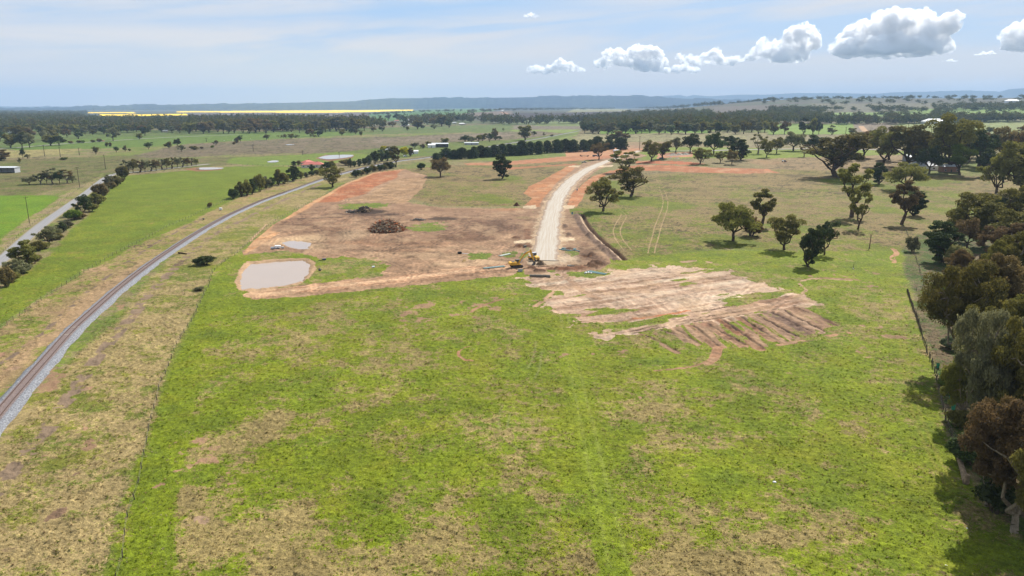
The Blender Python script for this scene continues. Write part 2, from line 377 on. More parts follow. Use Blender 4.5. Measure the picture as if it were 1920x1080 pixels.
    for (u, v, ru, rv, g, k) in (
        (1130,405,60,14,.95,.95),(1200,380,70,14,.9,.9),(1160,440,50,16,.6,.8),(1260,450,70,14,.62,.8),(1330,480,120,16,.9,.9),(1230,485,80,10,.9,.9),
        (1370,455,50,14,.85,.9),(1450,475,80,16,.9,.9),(1560,480,100,20,.8,.8),(1500,430,60,14,.6,.8),(1540,390,60,10,.5,.7),(1600,430,50,20,.55,.8),
        (1650,470,50,30,.85,.8),(1660,350,30,30,.85,.9),(1650,390,30,12,.8,.8),(1790,365,60,8,.8,.8),(1820,392,70,10,.95,.9),(1900,400,50,12,.9,.8),(1740,342,60,7,.9,.9),
        (1560,340,30,10,.8,.8),(1510,395,40,6,.4,.6),(1700,380,40,16,.6,.8),(1420,330,120,6,.1,.8),(1290,400,50,16,.15,.8),(1400,390,60,16,.08,.8),
        (1300,345,120,8,.18,.8),(1560,460,40,8,.4,.7),(1740,450,60,30,.35,.8),(1860,470,80,30,.25,.8),(1450,340,80,14,.06,.8),(1650,440,40,10,.35,.7),(1150,320,60,8,.6,.8),(1150,348,30,10,.9,.8)):
        s.mixf(s.g, s.blob(u, v, ru, rv, .6), g, k)
    F([(1400,300),(1420,291),(1700,285),(1700,330),(1520,318),(1440,318)], .12, A(150,155,80), A(170,148,116), 2, 4)
    F([(1180,282),(1540,280),(1700,283),(1700,290),(1420,298),(1210,301)], .7, A(140,160,60), A(165,150,110), 2, 4)
    # under the belt of trees on the right: bare litter and weeds, colours darkened to deepen the understory shade
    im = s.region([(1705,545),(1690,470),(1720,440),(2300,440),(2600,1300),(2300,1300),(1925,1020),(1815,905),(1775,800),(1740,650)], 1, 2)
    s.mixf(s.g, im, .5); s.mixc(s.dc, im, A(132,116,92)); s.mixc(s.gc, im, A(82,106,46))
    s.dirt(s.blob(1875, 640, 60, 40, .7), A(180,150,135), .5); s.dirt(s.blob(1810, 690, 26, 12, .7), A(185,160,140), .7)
    # ---- paddock left of the works road
    F([(700,322),(757,316),(900,308),(1000,300),(1080,295),(1140,290),(1120,308),(1075,315),(1020,350),(1000,385),(900,388),(830,386),(770,372),(790,340)],
      .32, A(126,138,48), A(158,138,100), 1.5, 3, 1.7)
    for (u, v, ru, rv, g, k) in ((900,368,60,10,.65,.9),(950,340,60,10,.5,.9),(940,376,50,6,.85,.9),(860,355,60,10,.45,.7),(820,335,50,8,.15,.7),(960,332,20,6,.8,.8),(780,350,40,8,.12,.8),(880,320,80,6,.12,.7)):
        s.mixf(s.g, s.blob(u, v, ru, rv, .6), g, k)

    # ================= bare earth
    B = s.blob
    def rag(im, wl, k=1.1):
        i, m = im; return i, ss(.36, .60, m+(fbm(X[i], Y[i], wl, 5, 88, .62)-.5)*k*(m > 0)*(m < 1)).astype(np.float32)
    site = [(448,480),(470,458),(500,430),(545,402),(600,371),(650,343),(700,324),(757,317),(800,330),(790,355),(755,378),(830,389),(920,391),(1003,390),
            (1004,440),(990,462),(975,482),(985,500),(960,516),(900,521),(800,532),(700,544),(560,556),(478,560),(482,550),(560,535),(640,526),(720,510),(735,498),(640,480),(600,484),(540,470),(470,476)]
    s.dirt(rag(s.region(site, 3.0, 1.5), 5), DIRT)
    s.dirt(s.region([(600,371),(650,343),(700,324),(757,317),(748,324),(715,335),(660,352),(618,374),(560,412),(530,430),(500,452),(470,470),(455,476),(470,458),(500,430),(545,402)], .8, 1.0), A(214,168,130))
    s.dirt(s.region([(640,352),(700,326),(757,317),(750,324),(740,334),(700,350),(690,362),(650,372),(600,390),(560,412),(590,385)], 1, 2.5), A(182,120,88))
    s.dirt(s.region([(690,366),(745,335),(800,332),(790,356),(760,380),(700,385),(650,385)], 2, 3), A(176,146,118), .9)
    s.dirt(s.region([(500,432),(600,380),(680,376),(760,386),(830,392),(1000,394),(1000,445),(960,455),(880,450),(760,446),(680,470),(600,474),(540,468),(560,440)], 2, 4), A(162,132,112))
    for (u, v, ru, rv, c, k) in ((560,420,70,9,A(128,100,84),.8),(620,432,50,8,A(132,104,86),.7),(700,402,90,4,A(104,82,72),.8),(860,442,120,10,A(128,98,80),.8),
        (900,415,90,9,A(122,94,80),.75),(950,425,50,10,A(118,90,76),.7),(760,425,50,10,A(140,110,92),.5),(560,450,50,12,A(222,194,164),.95),(590,462,30,6,A(214,186,158),.9),
        (510,452,26,8,A(206,170,140),.8),(660,440,40,16,A(196,172,148),.7),(640,460,30,9,A(196,168,144),.7),(720,455,120,6,A(150,116,94),.7),(760,475,120,10,A(200,170,144),.8),
        (900,490,90,10,A(206,178,152),.8),(900,385,100,4,A(206,178,150),.7),(960,406,46,5,A(160,132,112),.6),(730,470,100,5,A(170,132,108),.6),(860,478,60,8,A(196,166,140),.7),
        (960,470,30,8,A(200,170,148),.7),(690,385,60,4,A(156,132,116),.6),(840,400,100,4,A(176,146,126),.6)):
        im = B(u, v, ru, rv, .5); s.mixc(s.sc, (im[0], im[1]*k), c)
    # long track along the pond's near bank
    s.dirt(s.stroke([(484,551),(600,538),(740,524),(860,508),(960,498)], 9.5, 1.0, .8), A(208,172,146))
    for o, c, w in ((-5, A(150,110,86), .7), (0, A(226,196,170), 1.0), (5, A(164,124,100), .8), (9, A(150,110,86), .5)):
        im = s.stroke([(490,551+o*.8),(600,539+o*.8),(740,524+o),(860,509+o),(960,499+o)], w, .4, .5); s.mixc(s.sc, im, c)
    # works-road shoulders and the red cuts beside it
    s.dirt(s.region([(1002,395),(1012,365),(1030,345),(1060,322),(1095,305),(1150,292),(1200,288),(1215,292),(1150,305),(1115,322),(1085,350),(1068,385),(1070,400),(1110,442),(1142,476),(1146,492),(1128,506),(1060,514),(985,515),(975,490),(992,478)], .8, 1.0), A(166,138,118))
    s.dirt(s.region([(985,385),(1000,372),(980,362),(992,350),(1030,330),(1072,308),(1082,312),(1045,340),(1022,366),(1012,388)], 1, 2), A(194,138,100))
    s.dirt(s.region([(1064,388),(1075,360),(1092,345),(1112,330),(1150,318),(1130,332),(1105,350),(1092,372),(1082,388)], 1, 2), A(194,136,100))
    s.dirt(s.region([(1130,326),(1170,313),(1200,309),(1300,312),(1440,317),(1460,324),(1400,326),(1300,324),(1200,320),(1150,326)], 1.2, 4), A(188,128,96), .9)
    s.dirt(s.region([(1190,307),(1195,302),(1290,303),(1330,308),(1280,309)], 1, 3), A(192,120,86), .8)
    s.dirt(s.region([(870,306),(960,302),(1060,293),(1180,284),(1192,289),(1100,300),(960,309),(880,310)], 1, 3), A(190,134,102), .8)
    s.dirt(s.region([(900,317),(1080,306),(1086,309),(960,318)], 1, 2), A(186,128,96), .55)
    s.dirt(s.region([(1060,283),(1190,272),(1210,280),(1150,291),(1060,294)], 1, 3), A(200,150,118), .8)
    s.dirt(s.region([(1230,288),(1300,285),(1300,295),(1235,298)], 1, 3), A(200,150,124), .7)
    s.dirt(s.region([(1165,266),(1250,265),(1250,278),(1170,278)], 2, 4), A(170,140,118), .5)
    s.dirt(s.region([(1420,300),(1480,303),(1460,310),(1390,306)], 1, 3), A(180,130,100), .4)
    s.dirt(s.stroke([(700,324),(757,316),(860,310),(900,307),(1000,305)], 1.2, .8, .5), A(150,92,66), .8)
    for (u, v, ru, rv, c, k) in ((1100,455,30,16,A(136,106,90),.9),(1110,480,26,14,A(118,92,76),.9),(1130,492,16,10,A(110,84,70),.8),(990,440,8,30,A(140,104,84),.8),(975,455,14,6,A(120,88,70),.8),
                             (1050,492,50,8,A(206,184,168),.9),(1000,505,60,6,A(206,170,148),.8),(1065,486,30,10,A(212,194,176),.8),(1080,430,14,20,A(140,112,96),.8),(960,392,44,4,A(178,134,104),.8)):
        im = B(u, v, ru, rv, .5); s.mixc(s.sc, (im[0], im[1]*k), c)
    s.dirt(rag(s.stroke(WORKS, 13.5, 2.5, 1.5), 4, 1.6), A(204,182,160), .9)
    # pads where side streets meet the road
    for pts in ([(980,387),(1004,384),(1006,391),(982,391)], [(1052,384),(1078,385),(1076,391),(1052,391)], [(964,452),(994,448),(996,455),(964,456)], [(1046,447),(1076,445),(1078,451),(1048,453)],
                [(1068,311),(1090,310),(1084,314),(1066,313)], [(1120,310),(1150,309),(1148,313),(1118,314)]):
        s.dirt(s.region(pts, .3, .2), A(226,208,186))
    # scraped platform
    scr = [(975,522),(1060,512),(1140,510),(1200,502),(1262,498),(1350,508),(1400,526),(1450,541),(1500,557),(1552,574),(1500,574),(1440,586),(1350,600),(1250,617),(1200,628),(1116,642),(1108,630),(1160,612),(1080,606),(1070,590),(1030,582),(1000,574),(1000,560),(1040,548),(990,540)]
    s.dirt(rag(s.region(scr, 7.0, 4.0), 4, 1.5), A(212,186,170))
    # direction of the blade's passes
    P0, P1 = G([(1116,642), (1500,574)]); t = (P1-P0)/np.linalg.norm(P1-P0); nrm = np.array((-t[1], t[0]))
    i = s.box(G(scr+[(1600,660)]), 30); a = (X[i]-P0[0])*t[0]+(Y[i]-P0[1])*t[1]; b = (X[i]-P0[0])*nrm[0]+(Y[i]-P0[1])*nrm[1]
    st = fbm(a/14, b, 1.1, 4, 51); st2 = fbm(a/20, b, 4.0, 3, 52); pat = fbm(a/3, b, 7, 5, 53)
    k = 1.25*(np.clip((st-.5)*2.6, -1, 1)*.5+np.clip((st2-.5)*2.2, -1, 1)*.5)
    near = ss(14, 2, b)            # browner and more rutted towards the near edge
    col = s.sc[i]; m = s.soil[i]
    lighter = np.clip(k*1.3, 0, 1)[..., None]; darker = np.clip(-k*1.5+near*.25, 0, 1)[..., None]
    inscr = s.region(scr, 5.0, 3.0); mk = np.zeros(X.shape, np.float32); mk[inscr[0]] = inscr[1]; mi = mk[i][..., None]
    s.sc[i] = col*(1-mi)+mi*(col*(1-lighter)+A(238,222,208)*lighter)*(1-darker)+mi*A(158,126,106)*darker
    s.soil[i] = m*(1-mi[..., 0]*ss(.60, .72, pat)*(.55+.45*ss(2, 10, b))*.9)
    # ploughed-up fingers off its near edge: broad torn strips with grass left between
    fi, fm = rag(s.region([(1215,630),(1300,607),(1400,590),(1500,573),(1580,608),(1545,630),(1460,650),(1360,658),(1290,640)], 2.5, 3), 4)
    Q0, Q1 = G([(1385,597),(1450,640)]); tq = (Q1-Q0)/np.linalg.norm(Q1-Q0); xa = (X[fi]-Q0[0])*tq[0]+(Y[fi]-Q0[1])*tq[1]; xb = -(X[fi]-Q0[0])*tq[1]+(Y[fi]-Q0[1])*tq[0]
    sn = fbm(xb/1.9, xa/26, 1.0, 4, 93, .6); sm_ = fm*ss(.40, .56, sn); s.dirt((fi, sm_.astype(np.float32)), A(172,142,122), .95)
    cn = fbm(xb/1.3, xa/16, 1.0, 3, 94)[..., None]; s.sc[fi] = s.sc[fi]*(.62+.8*cn); s.dz[fi] += sm_*(fbm(xb, xa/6, 1.6, 3, 95)-.5)*.7
    for (u0, v0, u1, v1, w, c) in ((1205,629,1268,661,2.2,A(128,98,84)),(1242,622,1300,640,2.4,A(110,90,84)),(1262,618,1312,648,1.6,A(158,128,110)),(1297,612,1350,656,2.6,A(136,104,88)),
        (1322,608,1398,650,3.2,A(150,116,98)),(1350,600,1428,655,3.6,A(134,98,78)),(1385,596,1455,640,3.0,A(140,106,88)),(1412,590,1495,634,4.0,A(158,132,116)),(1440,586,1520,626,4.0,A(120,100,92)),
        (1466,583,1545,625,3.4,A(166,142,126)),(1490,578,1572,610,1.4,A(110,86,70))):
        im = s.stroke([(u0, v0), ((u0+u1)/2+3, (v0+v1)/2), (u1, v1)], w*.8, .9, 1.2); im = (im[0], (im[1]*(.35+.75*ss(.3, .55, fbm(X[im[0]], Y[im[0]], 4, 4, 66)))).astype(np.float32)); s.dirt(im, np.asarray(c)*1.25)
        L = s.stroke([(u0+6, v0-1), (u1+4, v1-3)], .7, .3, .35, False); s.dirt(L, A(84,64,54), .9); s.dz[L[0]] -= L[1]*.25
        i2, m2 = im; s.dz[i2] += m2*(fbm(X[i2], Y[i2], 1.4, 3, 9)-.45)*.5
    for pts, w, c in (([(1462,648),(1500,640),(1545,633),(1594,624)], 1.6, A(196,158,130)), ([(1350,652),(1340,672),(1325,682)], 2.6, A(190,150,124)), ([(1320,682),(1280,690),(1225,695)], .8, A(176,142,118)),
        ([(895,647),(868,653),(860,664),(872,674),(888,677)], .9, A(182,140,112)), ([(955,556),(905,572),(882,586),(890,597),(915,597)], 1.2, A(170,136,110)), ([(1000,575),(1020,560),(1040,545)], 1.6, A(196,164,140)),
        ([(1060,515),(1090,545),(1120,560)], 2.5, A(190,160,140)), ([(1500,574),(1545,570),(1500,560)], 1.2, A(206,182,158)), ([(1490,558),(1510,543),(1495,530),(1530,522),(1600,526)], 1.4, A(186,160,134)),
        ([(1540,521),(1580,522),(1620,527)], 2.0, A(160,132,104)), ([(1280,491),(1310,489),(1330,492)], 3.0, A(190,164,140)), ([(1674,466),(1680,474),(1672,482),(1676,492)], 2.2, A(206,165,134))):
        im = s.stroke(pts, w, .4, .8); s.dirt((im[0], (im[1]*(.35+.75*ss(.38, .55, fbm(X[im[0]], Y[im[0]], 3.5, 4, 68)))).astype(np.float32)), c, .85)
    for pts in ([(1455,650),(1500,643),(1560,632)], [(1120,640),(1200,622),(1300,603),(1400,588),(1490,573)], [(1116,635),(1250,607),(1400,580)], [(1180,600),(1300,585),(1420,566)]):
        L = s.stroke(pts, .55, .3, .4); i2, m2 = L; br = ss(.42, .58, fbm(X[i2], Y[i2], 9, 3, 60)); s.dirt((i2, m2*br), A(92,68,54), .9); s.dz[i2] -= m2*br*.18
    s.dirt(s.stroke([(1190,598),(1290,583)], 1.3, .5, .4), A(196,132,96), .8)
    # wheel tracks in the far paddock
    for pts in ([(1235,349),(1243,375),(1238,400),(1228,425),(1215,475)], [(1245,355),(1252,378),(1248,402),(1240,425),(1227,475)],
                [(1228,341),(1300,339),(1400,334)], [(1150,395),(1165,402),(1155,420),(1150,440),(1170,470)], [(1162,393),(1175,405),(1168,420),(1163,440),(1185,470)]):
        s.dirt(s.stroke(pts, .9, .5, .3), A(190,168,134), .62)
    # circling machine tracks in the works
    for (u, v, ru, rv, q) in ((800,420,120,30,0),(900,450,90,26,1),(940,420,70,24,2),(640,440,70,30,3)):
        c = g2(u, v); rx = ru*mpp(c); i3, m3 = B(u, v, ru, rv, .3)
        d = np.hypot(X[i3]-c[0]-20, (Y[i3]-c[1])*.8)+fbm(X[i3], Y[i3], 20, 3, 70+q)*14
        rp = np.sin(d*1.7)*.5+.5; s.sc[i3] *= (1-.20*(rp*m3*ss(.3, .6, fbm(X[i3], Y[i3], 12, 3, 80+q))))[..., None]
    # machine tracks curving over the bare earth: pairs of wheel lines
    def tracks(u0, u1, v0, v1, n, r0, r1, w, k, sd):
        rs = np.random.RandomState(sd); P = G([(u0,v0),(u1,v0),(u1,v1),(u0,v1)]); i = s.box(P, 2); q = s.soil[i] > .5; i = tuple(a[q] for a in i)
        x, y = X[i], Y[i]; f = np.ones(x.shape)
        if not len(x): return
        wob = fbm(x, y, 18, 3, sd)*3
        for q in range(n):
            uu, vv = rs.uniform(u0, u1), rs.uniform(v0, v1); c = g2(uu, vv); a = rs.rand()*6.28; r = rs.uniform(r0, r1); ox, oy = c[0]+math.cos(a)*r, c[1]+math.sin(a)*r
            th = np.arctan2(y-oy, x-ox); da = np.abs((th-(a+math.pi)+math.pi) % (2*math.pi)-math.pi); ln = rs.uniform(.3, .9)*(1 if r < 90 else 60/r); m = 1-ss(ln*.7, ln, da)
            rr_ = np.hypot(x-ox, y-oy)+wob; lo = rs.rand() < .5; kk = k*rs.uniform(.6, 1.3)
            for o in (-.95, .95): f *= 1+(kk if lo else -kk)*m*(1-ss(w*.3, w, np.abs(rr_-r-o)))
        s.sc[i] *= f[..., None]
    tracks(500,1000,395,480,120,12,70,.6,.26,5); tracks(640,960,455,520,70,15,90,.6,.2,6); tracks(690,790,330,385,30,40,120,.8,.24,7); tracks(600,700,345,420,34,30,150,.8,.2,8)
    tracks(985,1550,500,640,90,60,300,.5,.15,9); tracks(1040,1150,400,510,50,10,60,.55,.24,10); tracks(985,1110,310,385,30,40,200,.7,.2,11); tracks(480,960,495,556,50,200,500,.5,.18,13); tracks(1100,1460,300,330,40,60,400,.9,.2,14)
    clod = ss(.56, .70, fbm(X, Y, 3.2, 5, 64, .65))*ss(.5, .9, s.soil)*ss(900, 300, R); s.sc *= (1-.36*clod)[..., None]
    pal = ss(.50, .68, fbm(X+50, Y, 8, 5, 65, .62))*ss(.5, .9, s.soil); s.sc = s.sc*(1-.4*pal[..., None])+np.asarray(A(214,186,158))*.4*pal[..., None]
    # ---- grass islands back on top of the dirt
    s.sc *= np.array((1.12, 1.09, 1.06), np.float32)
    def isle(u, v, ru, rv, g=.9, k=.95):
        im = rag(B(u, v, ru*1.15, rv*1.15, .6), 4, 1.6); s.mixf(s.soil, im, .05, k); s.mixf(s.g, im, g*.78, k); s.mixc(s.gc, im, A(122,142,50))
    isle(672,387,44,5); isle(795,424,42,11,.8); isle(885,479,34,9,.85); isle(955,476,18,6,.9,.8); isle(665,500,60,14,.55,.9); isle(700,512,50,8,.7,.8)
    isle(1075,478,22,6,.8,.7); isle(1110,514,40,6,.9,.9); isle(1125,450,6,22,.9,.7); isle(1035,508,10,3,.9,.7); isle(620,508,40,9,.6,.8); isle(970,502,22,3,.5,.5); isle(640,490,60,6,.4,.6)
    isle(985,408,14,4,.7,.5)
    # pond banks
    bank = s.region([(441,528),(447,505),(462,490),(520,484.5),(570,483),(588,489),(592,507),(580,520),(560,533),(500,543),(470,547),(446,544)], .8, .9); s.dirt(rag(bank, 2.5, 1.4), A(208,176,146)); 
    i4, m4 = s.region([(450,527),(456,507),(470,493),(520,488),(568,486),(580,494),(577,510),(566,526),(520,535),(470,540),(454,541)], 1.6, 0); s.dz[i4] -= m4*1.1
    i4, m4 = s.region([(452,545),(440,535),(438,510),(455,480),(470,470),(440,470),(420,500),(425,555)], 1.5, 1); 
    i4, m4 = s.region([(529,454),(545,450),(570,452),(582,455),(578,465),(560,467),(545,463)], 1.2, .5); s.dz[i4] -= m4*.5
    # small brown pads of the far dams
    for pts in ([(590,297),(610,290),(665,290),(662,296),(618,303)], [(340,317),(372,313),(420,314),(418,319),(370,322)]): s.dirt(s.region(pts, 2, 2), A(160,120,90), .7)
    # ---- gravel edge lines beside ballast
    s.dirt(s.region([(1,1),(1,2),(2,1)], .1), None) if False else None
    # spoil heaps, diggings, trench
    def heap(u, v, w, d, h, col=None, sh=2.0, seed=3):
        c = g2(u, v); i5 = np.nonzero((abs(X-c[0]) < w*1.5) & (abs(Y-c[1]) < d*1.5))
        q = np.hypot((X[i5]-c[0])/w, (Y[i5]-c[1])/d)+(fbm(X[i5], Y[i5], 1.6, 4, seed)-.5)*.7
        m = (1-ss(.1, 1.0, q)); s.dz[i5] += m*h*(0.75+.6*fbm(X[i5], Y[i5], .9, 3, seed+5))
        if col is not None: s.dirt((i5, ss(.05, .3, m).astype(np.float32)), col)
    heap(1119,496,4.2,3.4,2.0,A(112,84,66),seed=11); heap(1108,500,4,3,1.3,A(120,90,70),seed=12); heap(1085,503,5,2.4,1.0,A(150,112,90),seed=13); heap(1062,506,5,2.2,.9,A(150,104,80),seed=14)
    heap(1042,505,4,1.8,.7,A(136,100,78),seed=15); heap(1012,508,3,2,.9,A(120,90,74),seed=16); heap(998,504,2.2,1.8,.9,A(128,96,78),seed=17); heap(1110,478,2.6,2,1.2,A(118,92,76),seed=18)
    heap(1098,480,3,2.4,-1.3,A(150,110,86),seed=19); heap(1066,468,3,1.6,.8,A(110,86,74),seed=20); heap(975,462,3,3,.9,A(122,86,64),seed=21); heap(990,462,2.5,3,.8,A(130,96,74),seed=22)
    heap(967,446,3,3,.7,A(130,92,70),seed=23); heap(968,385,1.8,2.2,1.6,A(120,84,64),seed=24); heap(945,385,3,1.6,.7,A(130,96,76),seed=25); heap(1060,424,1.6,8,.7,A(136,112,98),seed=26)
    heap(1067,440,1.6,7,.7,A(130,106,92),seed=27); heap(1085,398,4,3,.6,A(150,112,88),seed=28); heap(1106,442,3,3,1.0,A(104,80,70),seed=29); heap(871,490,1.2,1.2,.8,A(196,166,120),seed=30)
    heap(1075,498,3,2,-1.2,A(70,52,42),seed=41); heap(1020,500,3.5,.9,-.8,A(84,64,54),seed=42)
    tr = G([(1092,402),(1100,418),(1112,434),(1140,460),(1158,474),(1172,487)]); tr = smooth_line(tr)
    i6 = s.box(tr, 12); dd = line_d(X[i6], Y[i6], tr)
    m = 1-ss(.75, 1.0, dd); s.dz[i6] -= m*1.5; s.dirt((i6, (1-ss(.8, 1.6, dd)).astype(np.float32)), A(150,122,104)); s.sc[i6] = s.sc[i6]*(1-m[..., None]*.6)+A(92,72,60)*m[..., None]*.6
    off = np.array((-3.4, -0.6)); d2 = line_d(X[i6], Y[i6], tr+off); lump = fbm(X[i6], Y[i6], 2.6, 4, 91)
    m = (1-ss(.6, 2.0, d2))*ss(.3, .6, lump); s.dz[i6] += m*1.0; s.dirt((i6, (1-ss(1.0, 2.4, d2)).astype(np.float32)), A(146,122,110), .95)
    off = np.array((-1.6, -0.3)); d3 = line_d(X[i6], Y[i6], tr+off); s.dirt((i6, (1-ss(.3, .8, d3)).astype(np.float32)), A(220,194,170))
    for q in ((1022,491,44,9,.8),(1050,490,26,6,.6),(1000,493,20,5,.6)):
        im = rag(B(*q[:4], .6), 3, 1.2); s.mixc(s.sc, (im[0], im[1]*q[4]), A(214,196,178))
    # rubble's burnt ground
    s.dirt(B(690,397,34,6,.5), A(84,66,56), .8); s.dirt(B(820,409,30,4,.6), A(92,74,62), .7)
    s.dirt(s.stroke([(560,410),(640,407),(700,404),(740,402)], 1.0, .5, .3), A(74,58,50), .9)
    # purple-brown litter along the ballast and other weeds
    for pts, w, c, k in (([(600,345),(500,390),(420,430),(380,455),(300,530),(200,650),(120,760),(40,860),(-20,930)], 3.4, A(158,138,122), .95),
                         ([(-30,700),(60,640),(150,560),(230,498),(300,452),(400,398)], 1.8, A(142,124,112), .9)):
        im = s.stroke(pts, w, 1.2, 1.0); i7, m7 = im; s.dirt((i7, m7*ss(.35, .6, fbm(X[i7], Y[i7], 2.5, 4, 14)).astype(np.float32)), c, k)
    for (u, v, ru, rv, c, k) in ((165,830,30,14,A(170,140,116),.8),(138,880,20,12,A(150,126,108),.8),(120,960,26,22,A(150,124,106),.8),(400,968,36,14,A(184,158,136),.95),(30,1020,40,20,A(160,136,112),.5),
        (598,788,22,6,A(186,150,130),.8),(240,600,30,8,A(166,140,120),.6),(1820,690,24,14,A(176,150,136),.8),(30,690,30,8,A(190,160,135),.8),(10,660,14,10,A(186,150,128),.8),(40,635,20,6,A(190,160,135),.6),
        (350,590,16,10,A(110,90,78),.6),(375,545,40,16,A(124,104,92),.5),(280,460,40,7,A(112,94,80),.7),(340,495,30,10,A(130,110,96),.4),(100,640,30,5,A(186,156,128),.5),(200,512,50,8,A(196,164,134),.8),(120,590,50,12,A(190,160,130),.6),(60,640,40,10,A(186,156,128),.5)):
        im = B(u, v, ru, rv, .9); i8, m8 = im; s.dirt((i8, m8*ss(.38, .55, fbm(X[i8], Y[i8], 1.8, 4, 15)).astype(np.float32)), c, k)
    for pts, w, c in (([(470,452),(480,440),(500,420)], 1.0, A(214,180,148)),([(1614,236),(1617,240),(1624,247)], 14, A(214,180,150)),([(940,210),(950,215),(940,219)], 30, A(190,150,130))):
        s.dirt(s.stroke(pts, w, w*.3, .5), c, .8)
    # ---- random variation everywhere
    # scrubby tufts and thistles that dot the dry ground
    sp = ss(.60, .70, fbm(X, Y, 2.6, 3, 45, .6)*.75+fbm(X, Y, 45, 2, 46)*.25)*ss(1, .6, s.soil)*(.35+.65*ss(.75, .2, s.g))*ss(140, 260, R)*s.rough
    sp2 = ss(.56, .68, fbm(X, Y, 11, 4, 47, .65))*ss(350, 700, R)*ss(.98, .5, s.g)*np.minimum(s.rough, 1.5)
    q = np.clip(.6*sp+.42*sp2, 0, .8)[..., None]
    s.dc = s.dc*(1-q)+np.asarray(A(92, 84, 58))*q; s.gc = s.gc*(1-q*.7)+np.asarray(A(86, 102, 44))*q*.7
    s.g = np.clip(s.g+(n2-.5)*.60+(fbm(X, Y, 4.5, 4, 8)-.5)*.85*ss(900, 200, R), 0, 1)
    im = s.stroke([(418,520),(372,610),(348,680),(332,760),(316,850),(298,960),(276,1090)], 5.0, 1.2, .6); s.mixf(s.g, im, .95, .75); s.mixf(s.soil, im, 0, .8)
    im = s.stroke([(1056,620),(1066,660),(1084,740),(1100,820),(1118,900),(1146,1030),(1160,1100)], 4.0, 1.2, .3); s.mixf(s.g, im, .95, .8); s.mixf(s.rough, im, .3, .8); s.mixc(s.gc, (im[0], im[1]*.5), A(144,164,46))
    # bare spots in the near paddock
    bare = ss(.71, .79, fbm(X, Y, 5.0, 5, 19, .6)*.6+fbm(X, Y, 30, 3, 20)*.4+.07)*ss(420, 260, R)*ss(0, .3, 1-s.soil)
    s.soil = np.maximum(s.soil, bare*.6).astype(np.float32)
    tint = 1+(fbm(X, Y, 9, 4, 23)-.5)*.46+(fbm(X, Y, 2.2, 3, 24)-.5)*.40*ss(500, 200, R)
    for c in (s.gc, s.dc, s.sc): c *= tint[..., None]
    # hue drift of the grass: some clover-dark, some yellowish
    h = (fbm(X, Y, 7, 5, 29, .6)-.5)*2; hd = np.clip(h*1.3, 0, 1)[..., None]*.55; hy = np.clip(-h*1.3, 0, 1)[..., None]*.45
    w = (ss(800, 300, R))[..., None]
    s.gc = s.gc*(1-hd*w)+np.asarray(A(104, 130, 52))*hd*w; s.gc = s.gc*(1-hy*w)+np.asarray(A(172, 168, 60))*hy*w
    # relief of the sward: tussocks, and furrowed lumps in the dirt
    tus = fbm(X, Y, 1.15, 4, 33, .6); big = fbm(X, Y, 6, 3, 34)
    amp = (1-s.soil)*(.34*s.rough*(1-.35*s.g))*ss(700, 250, R)
    s.dz += (ss(.42, .80, tus)*amp+(big-.5)*.35*ss(900, 300, R)*ss(15, 60, R)*(1-.6*s.soil)).astype(np.float32)
    s.dz += (s.soil*(ss(.35, .8, fbm(X, Y, 2.0, 4, 35, .6))-.4)*.42*ss(600, 300, R)).astype(np.float32)
    for pts, w in STRIPS:
        i, m = s.stroke(pts, w*2, 1.0); s.dz[i] *= 1-m
    for pts, z in FARW:
        i, m = s.region(pts, 3); s.dz[i] *= 1-m
    return s

def build_ground():
    vs = np.concatenate([np.arange(1500, 1100, -14), np.arange(1100, 232, -1.05)])
    r = CAMH/np.tan(np.arctan((vs-540)/FPX)+PITCH)
    r = np.concatenate([[6, 12, 22, 32], r, np.geomspace(r[-1]*1.004, 7200, 330), np.geomspace(7400, 60000, 36)])
    r = np.unique(r)
    az = np.concatenate([np.linspace(-75, -39.5, 24)[:-1], np.linspace(-39.5, 39.5, 1100), np.linspace(39.5, 75, 24)[1:]])
    Rr, Az = np.meshgrid(r, np.radians(az), indexing='ij')
    X = Rr*np.sin(Az); Y = Rr*np.cos(Az)
    s = paint(X, Y); Z = zmac(X, Y)+s.dz
    nr, na = X.shape; idx = np.arange(nr*na).reshape(nr, na)
    F = np.stack([idx[:-1, :-1], idx[:-1, 1:], idx[1:, 1:], idx[1:, :-1]], -1).reshape(-1, 4)
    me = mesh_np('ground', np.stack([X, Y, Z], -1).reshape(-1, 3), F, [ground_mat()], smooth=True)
    add_float(me, 'green', s.g.ravel()); add_float(me, 'soil', s.soil.ravel()); add_float(me, 'rough', s.rough.ravel())
    add_col(me, 'gcol', s.gc.reshape(-1, 3)); add_col(me, 'dcol', s.dc.reshape(-1, 3)); add_col(me, 'scol', s.sc.reshape(-1, 3))
    link('ground', me, kind='structure')

